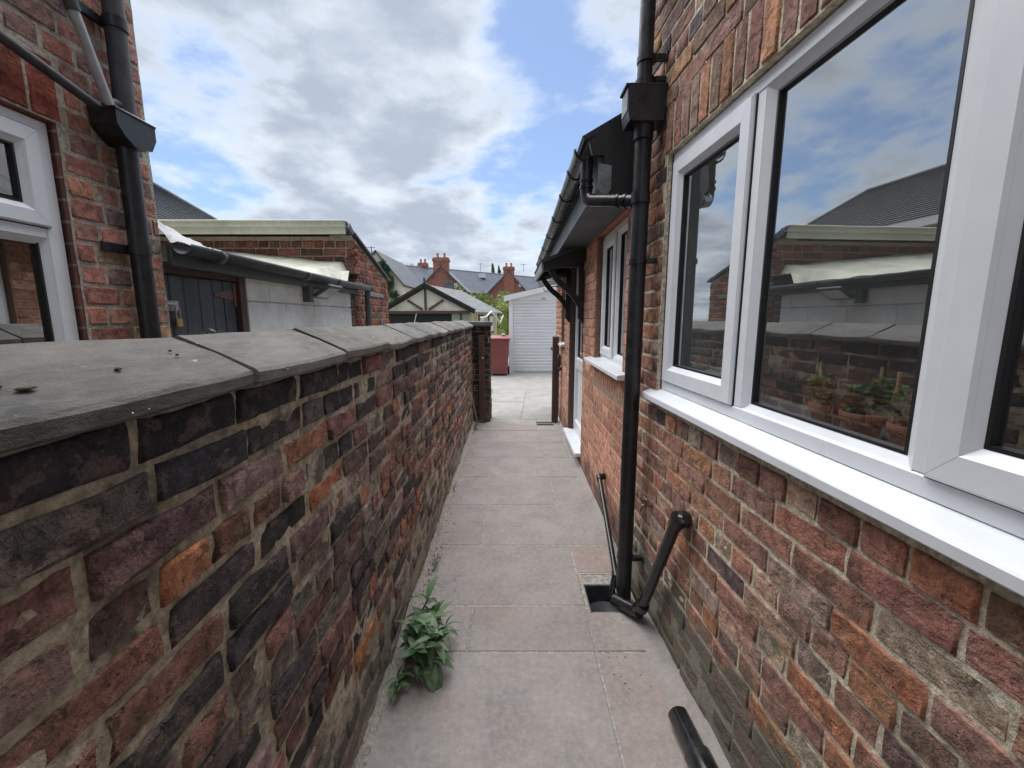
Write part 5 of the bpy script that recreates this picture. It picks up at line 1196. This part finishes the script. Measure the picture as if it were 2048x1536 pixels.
for k in range(60):
    z = rt.uniform(2.2, 5.3); wd = 1.0 * (1 - (z - 2.2) / 3.6); cluster(mb, (-8.55 - (z - 2.2) * .10 + rt.uniform(-wd, wd), 29.75, z), (.3, .12, .3), 30, .10, rt)
mb.build('foliage', 'leaf_ivy', iv)['kind'] = 'stuff'
# brick terrace across the back
R0, R1 = V((-14.5, 42.5, 6.85)), V((11, 66, 6.9)); dn = V((.678, -.735, 0))
tt = thing('terrace_row', (-2, 52, 0), 'long red brick terrace with slate roof across the back', 'terrace')
E0_, E1_ = R0 + dn * 4.2 - V((0, 0, 2.75)), R1 + dn * 4.2 - V((0, 0, 2.75))
mb = MB(); a, b = E0_ - dn * .3, E1_ - dn * .3; mb.add([(a.x, a.y, 0), (b.x, b.y, 0), (b.x, b.y, 4.2), (a.x, a.y, 4.2)], [(0, 1, 2, 3)]); a2, b2_ = R0 - dn * 4, R1 - dn * 4
mb.add([(a2.x, a2.y, 0), (b2_.x, b2_.y, 0), (b2_.x, b2_.y, 4.2), (a2.x, a2.y, 4.2)], [(0, 1, 2, 3)]); mb.build('wall', 'far_brick', tt)
mb = MB(); steproof(mb, E0_, E1_, R1, R0, 22, .05); mb.build('roof', 'slate_far', tt)
mb = MB(); steproof(mb, R0 - dn * 4.2 - V((0, 0, 2.75)), R1 - dn * 4.2 - V((0, 0, 2.75)), R1, R0, 4, .05); mb.build('rear_roof', 'slate_far', tt)
mb = MB(); mb.tube([R0, R1], .10, 8); mb.build('ridge_tiles', 'slate', tt)
mb = MB(); k = R0.lerp(R1, .40) + dn * 1.2 - V((0, 0, .75)); mb.box((k.x - .4, k.y - .3, k.z), (k.x + .4, k.y + .2, k.z + .5)); mb.build('skylight', 'lampglass', tt)
def chimney(x, y, z0, z1, w_, parent, npots=2):
    mb = MB(); mb.box((x - w_, y - w_ * .5, z0), (x + w_, y + w_ * .5, z1 - .32)); mb.box((x - w_ * 1.12, y - w_ * .6, z1 - .32), (x + w_ * 1.12, y + w_ * .6, z1 - .16)); mb.box((x - w_ * 1.03, y - w_ * .55, z1 - .16), (x + w_ * 1.03, y + w_ * .55, z1)); c = mb.build('chimney', 'far_brick', parent)
    for i in range(npots):
        mb = MB(); mb.lathe([(.11, 0), (.13, .05), (.10, .12), (.10, .36), (.13, .40), (.10, .42)], (x + (i - (npots - 1) / 2) * w_ * .9, y, z1), 12); mb.build('chimney_pot', 'terracotta', c)
def outrigger(xa, xl, xr, y, zap, ze, lab, ch_, nwin):
    t = thing('brick_outrigger', (xa, y + 3, 0), lab, 'outrigger', 'gabled brick outriggers of the terrace')
    mb = MB(); mb.prism([(xl, -.3), (xr, -.3), (xr, ze), (xa, zap), (xl, ze)], 1, y, y + 9); mb.build('wall', 'far_brick', t)
    mb = MB(); sl_ = (zap - ze) / (xr - xa)
    quadslab(mb, (xr + .25, y - .2, ze - .25 * sl_), (xr + .25, y + 9, ze - .25 * sl_), (xa, y + 9, zap + .06), (xa, y - .2, zap + .06), .1); sl2 = (zap - ze) / (xa - xl)
    quadslab(mb, (xa, y - .2, zap + .06), (xa, y + 9, zap + .06), (xl - .25, y + 9, ze - .25 * sl2), (xl - .25, y - .2, ze - .25 * sl2), .1); mb.build('roof', 'slate_far', t)
    chimney(*ch_, t, 2)
    for x0, z0, w2, h2 in nwin:
        mb = MB(); mb.box((x0, y - .06, z0), (x0 + w2, y + .02, z0 + h2)); wn = mb.build('window', 'white', t)
        mb = MB(); mb.box((x0 + .08, y - .075, z0 + .08), (x0 + w2 - .08, y - .058, z0 + h2 - .08)); mb.build('pane', 'lampglass', wn)
    return t
o1 = outrigger(-6.5, -8.6, -4.35, 40, 6.2, 4.2, 'brick outrigger with wide chimney and satellite dishes, left of pair', (-6.5, 40.3, 3.0, 6.95, .70), [(-5.6, 2.75, .85, .7), (-5.3, 4.3, .3, .35)])
o2 = outrigger(-.35, -2.6, 1.7, 48, 6.6, 4.4, 'brick outrigger with slim chimney, right of pair', (-.35, 48.15, 3.0, 7.05, .60), [(.75, 4.9, .3, .35)])
for i, (x, z) in enumerate(((-5.75, 4.45), (-6.75, 3.75))):
    sdh = thing('satellite_dish', (x, 39.6, z), ['grey satellite dish beside the wide chimney, upper one', 'grey satellite dish beside the wide chimney, lower one'][i], 'dish', 'satellite dishes on the left outrigger')
    T = Matrix.Translation((x, 39.6, z)) @ Matrix.Rotation(R(80), 4, 'X') @ Matrix.Rotation(R(25), 4, 'Y')
    mb = MB(); mb.lathe([(0, 0), (.22, .02), (.38, .07), (.46, .12), (.45, .125), (.2, .035), (0, .012)], (0, 0, 0), 18, T); mb.build('dish', 'slate', sdh)
    mb = MB(); mb.tube([(x, 39.6, z), (x, 40.0, z - .05)], .03, 6); mb.tube([(x, 39.6, z - .35), (x + .05, 39.1, z - .1)], .015, 6); mb.build('arm', 'iron', sdh)
c3 = V((-11.0, 46.5, 0)); chimney(-9.6, 47.3, 5.5, 7.35, .5, tt, 2)
for x, y, z, h in ((-3.9, 54, 6.6, 1.6), (1.3, 49, 6.6, .9)):
    mb = MB(); mb.tube([(x, y, z), (x, y, z + h)], .025, 6); mb.tube([(x - .35, y, z + h * .92), (x + .35, y, z + h * .92)], .02, 6); mb.build('aerial', 'iron', tt)
rrf = thing('tiled_house', (9, 36, 0), 'low brown tiled roof behind the white garage', 'house')
mb = MB(); mb.box((2.6, 36, 0), (16, 44, 3.5)); mb.build('wall', 'far_brick', rrf)
mb = MB(); steproof(mb, (2.3, 35.5, 3.5), (16, 35.5, 3.5), (16, 40, 4.9), (2.3, 40, 4.9), 16, .05); mb.build('roof', 'slate', rrf)
# hedge, trees
hg = thing('hedge', (-.6, 22, 0), 'bright green bushy hedge between the timber shed and the terrace', 'hedge')
mb = MB(); mb.tube([(-1, 23, 0), (-1, 23, 2)], .08, 6); mb.tube([(.2, 22, 0), (.2, 22, 2)], .08, 6); mb.build('trunk', 'bark', hg)
mb = MB()
for k in range(90):
    x = rt.uniform(-3.0, .9); z = rt.uniform(.2, 2.75 + .25 * mnoise.noise(V((x * 1.3, 0, 0)))); cluster(mb, (x, 22 + rt.uniform(-.8, .8), z), (.45, .4, .38), 60, .085, rt)
mb.build('foliage', 'leaf_hedge', hg)['kind'] = 'stuff'
hb = thing('bush', (-.05, 15.5, 0), 'narrow green bush squeezed beside the white garage', 'bush')
mb = MB()
for k in range(30): cluster(mb, (rt.uniform(-.5, .05), 16.9 + rt.uniform(-.4, .4), rt.uniform(.1, 2.1)), (.2, .25, .3), 55, .05, rt)
mb.build('foliage', 'leaf_hedge', hb)['kind'] = 'stuff'
mb = MB(); mb.tube([(-.15, 17, 0), (-.15, 17, 1.8)], .04, 6); mb.build('stem', 'bark', hb)
for i, (x, h) in enumerate(((-2.75, 8.75), (-1.85, 8.35))):
    cf = thing('conifer', (x, 60, 0), ['dark conifer peeping over the terrace ridge, taller left one', 'dark conifer peeping over the terrace ridge, shorter right one'][i], 'tree', 'conifers behind the terrace')
    mb = MB(); mb.tube([(x, 63, 0), (x, 63, h)], [.2, .03], 8); mb.build('trunk', 'bark', cf)
    mb = MB()
    for k in range(46):
        t = k / 45; z = 4 + (h + .3 - 4) * t; cluster(mb, (x + rt.uniform(-.08, .08), 63, z), (.85 * (1 - t) + .08, .85 * (1 - t) + .08, .3), 34, .13, rt)
    mb.build('crown', 'leaf_tree', cf)['kind'] = 'stuff'
tr_ = thing('broadleaf_tree', (-14, 58, 0), 'pale green tree top showing above the left end of terrace', 'tree')
mb = MB(); mb.tube([(-15.8, 62, 0), (-15.6, 62, 8.2)], [.35, .1], 8)
for k in range(7): mb.tube([(-15.7, 62, 6 + k * .3), (-15.7 + rt.uniform(-2, 2), 62 + rt.uniform(-1, 1), 8 + rt.uniform(0, 1.2))], [.08, .02], 5)
mb.build('trunk', 'bark', tr_)
mb = MB()
for k in range(40): cluster(mb, (-15.6 + rt.gauss(0, 1.3), 62 + rt.gauss(0, .8), 8.0 + rt.gauss(0, .55)), (.5, .5, .3), 26, .12, rt)
mb.build('crown', 'leaf_tree', tr_)['kind'] = 'stuff'

# ================================================================== WEEDS
def leaf_mesh(L, wd, curl, name='leaf', fold=.25, mat='leaf_weed'):
    n = 7; vs = []; fs = []
    for i in range(n):
        t = i / (n - 1); wv = wd * (math.sin(math.pi * min(1, t * 1.02 + .02)) ** .8) * (1 - .25 * t); z = curl * L * (t - 1.6 * t * t)
        x = L * t
        vs += [(x, -wv, z + fold * wv), (x, 0, z), (x, wv, z + fold * wv)]
    for i in range(n - 1):
        k = i * 3; fs += [(k, k + 3, k + 4, k + 1), (k + 1, k + 4, k + 5, k + 2)]
    me = bpy.data.meshes.new(name); me.from_pydata(vs, [], fs); me.polygons.foreach_set('use_smooth', [True] * len(fs)); me.materials.append(M[mat]); return me
rw = random.Random(17)
LV = [leaf_mesh(.105, .020, .3), leaf_mesh(.095, .017, .15), leaf_mesh(.08, .018, .45), leaf_mesh(.12, .011, .5), leaf_mesh(.065, .014, .25)]
def weed(name, lab, base, stems, nl, scale, spread, cat='weed', up=.25):
    t = thing(name, base, lab, cat)
    for s in range(stems):
        a = rw.uniform(-.9, .9) if spread else 0; h = rw.uniform(.07, .22) * scale; ln = rw.uniform(.05, .20) * scale
        az = rw.uniform(-1.3, .9); tip = V(base) + V((math.cos(az) * ln, math.sin(az) * ln, h))
        mid = V(base).lerp(tip, .5) + V((0, 0, .03 * scale))
        mb = MB(); mb.tube(bend([V(base) + V((rw.uniform(0, .03), rw.uniform(-.04, .04), 0)), mid, tip], .03, 3), [.004 * scale] * 6, 6); mb.build('stem', 'stem', t)
        for i in range(nl):
            f = rw.uniform(.35, 1.0) if i > nl * .4 else 1.0
            p = V(base).lerp(tip, f) + V((0, 0, .02 * scale * (1 - f)))
            o = bpy.data.objects.new('leaf', rw.choice(LV)); C.objects.link(o); o.location = p
            o.rotation_euler = (rw.uniform(-.4, .4), rw.uniform(-.7, .35) - (.2 if f == 1 else -.1), az + (i * 2.4) + rw.uniform(-.3, .3)); k = scale * rw.uniform(.6, 1.15); o.scale = (k, k, k)
            # keep the leaf out of the wall
            d = V((math.cos(o.rotation_euler.z), math.sin(o.rotation_euler.z), 0))
            if p.x + d.x * .09 * k < -.50: o.rotation_euler.z = math.atan2(d.y, -d.x)
            setp(o, t)
    return t
w1 = weed('weed', 'leafy green weed growing from the foot of the garden wall', (-.475, 1.70, 0), 20, 10, 1.0, True)
for az, ry, sc in ((-1.15, .55, 1.35), (-.85, .6, 1.4), (-.2, .15, 1.2), (.1, .1, 1.1)):
    o = bpy.data.objects.new('leaf', LV[0]); C.objects.link(o); o.location = (-.36, 1.60, .085); o.rotation_euler = (0, ry, az); o.scale = (sc, sc * 1.25, sc); setp(o, w1)
weed('weed', 'small dark weed in the corner just in front of the leafy weed', (-.483, 1.535, 0), 5, 7, .6, True)
weed('weed', 'tiny weed sprouting at the wall foot farther up the path', (-.487, 2.42, 0), 3, 5, .32, True)
weed('weed', 'small leafy weed below the padlock beside the plank door', (-1.52, 2.10, 1.32), 5, 7, .5, True)
weed('weed', 'small mossy weed at the wall foot beside the gate pier', (-.535, 5.62, 0), 4, 5, .5, True)
weed('weed', 'tiny weed at the wall foot midway along the path', (-.525, 3.55, 0), 3, 4, .28, True)
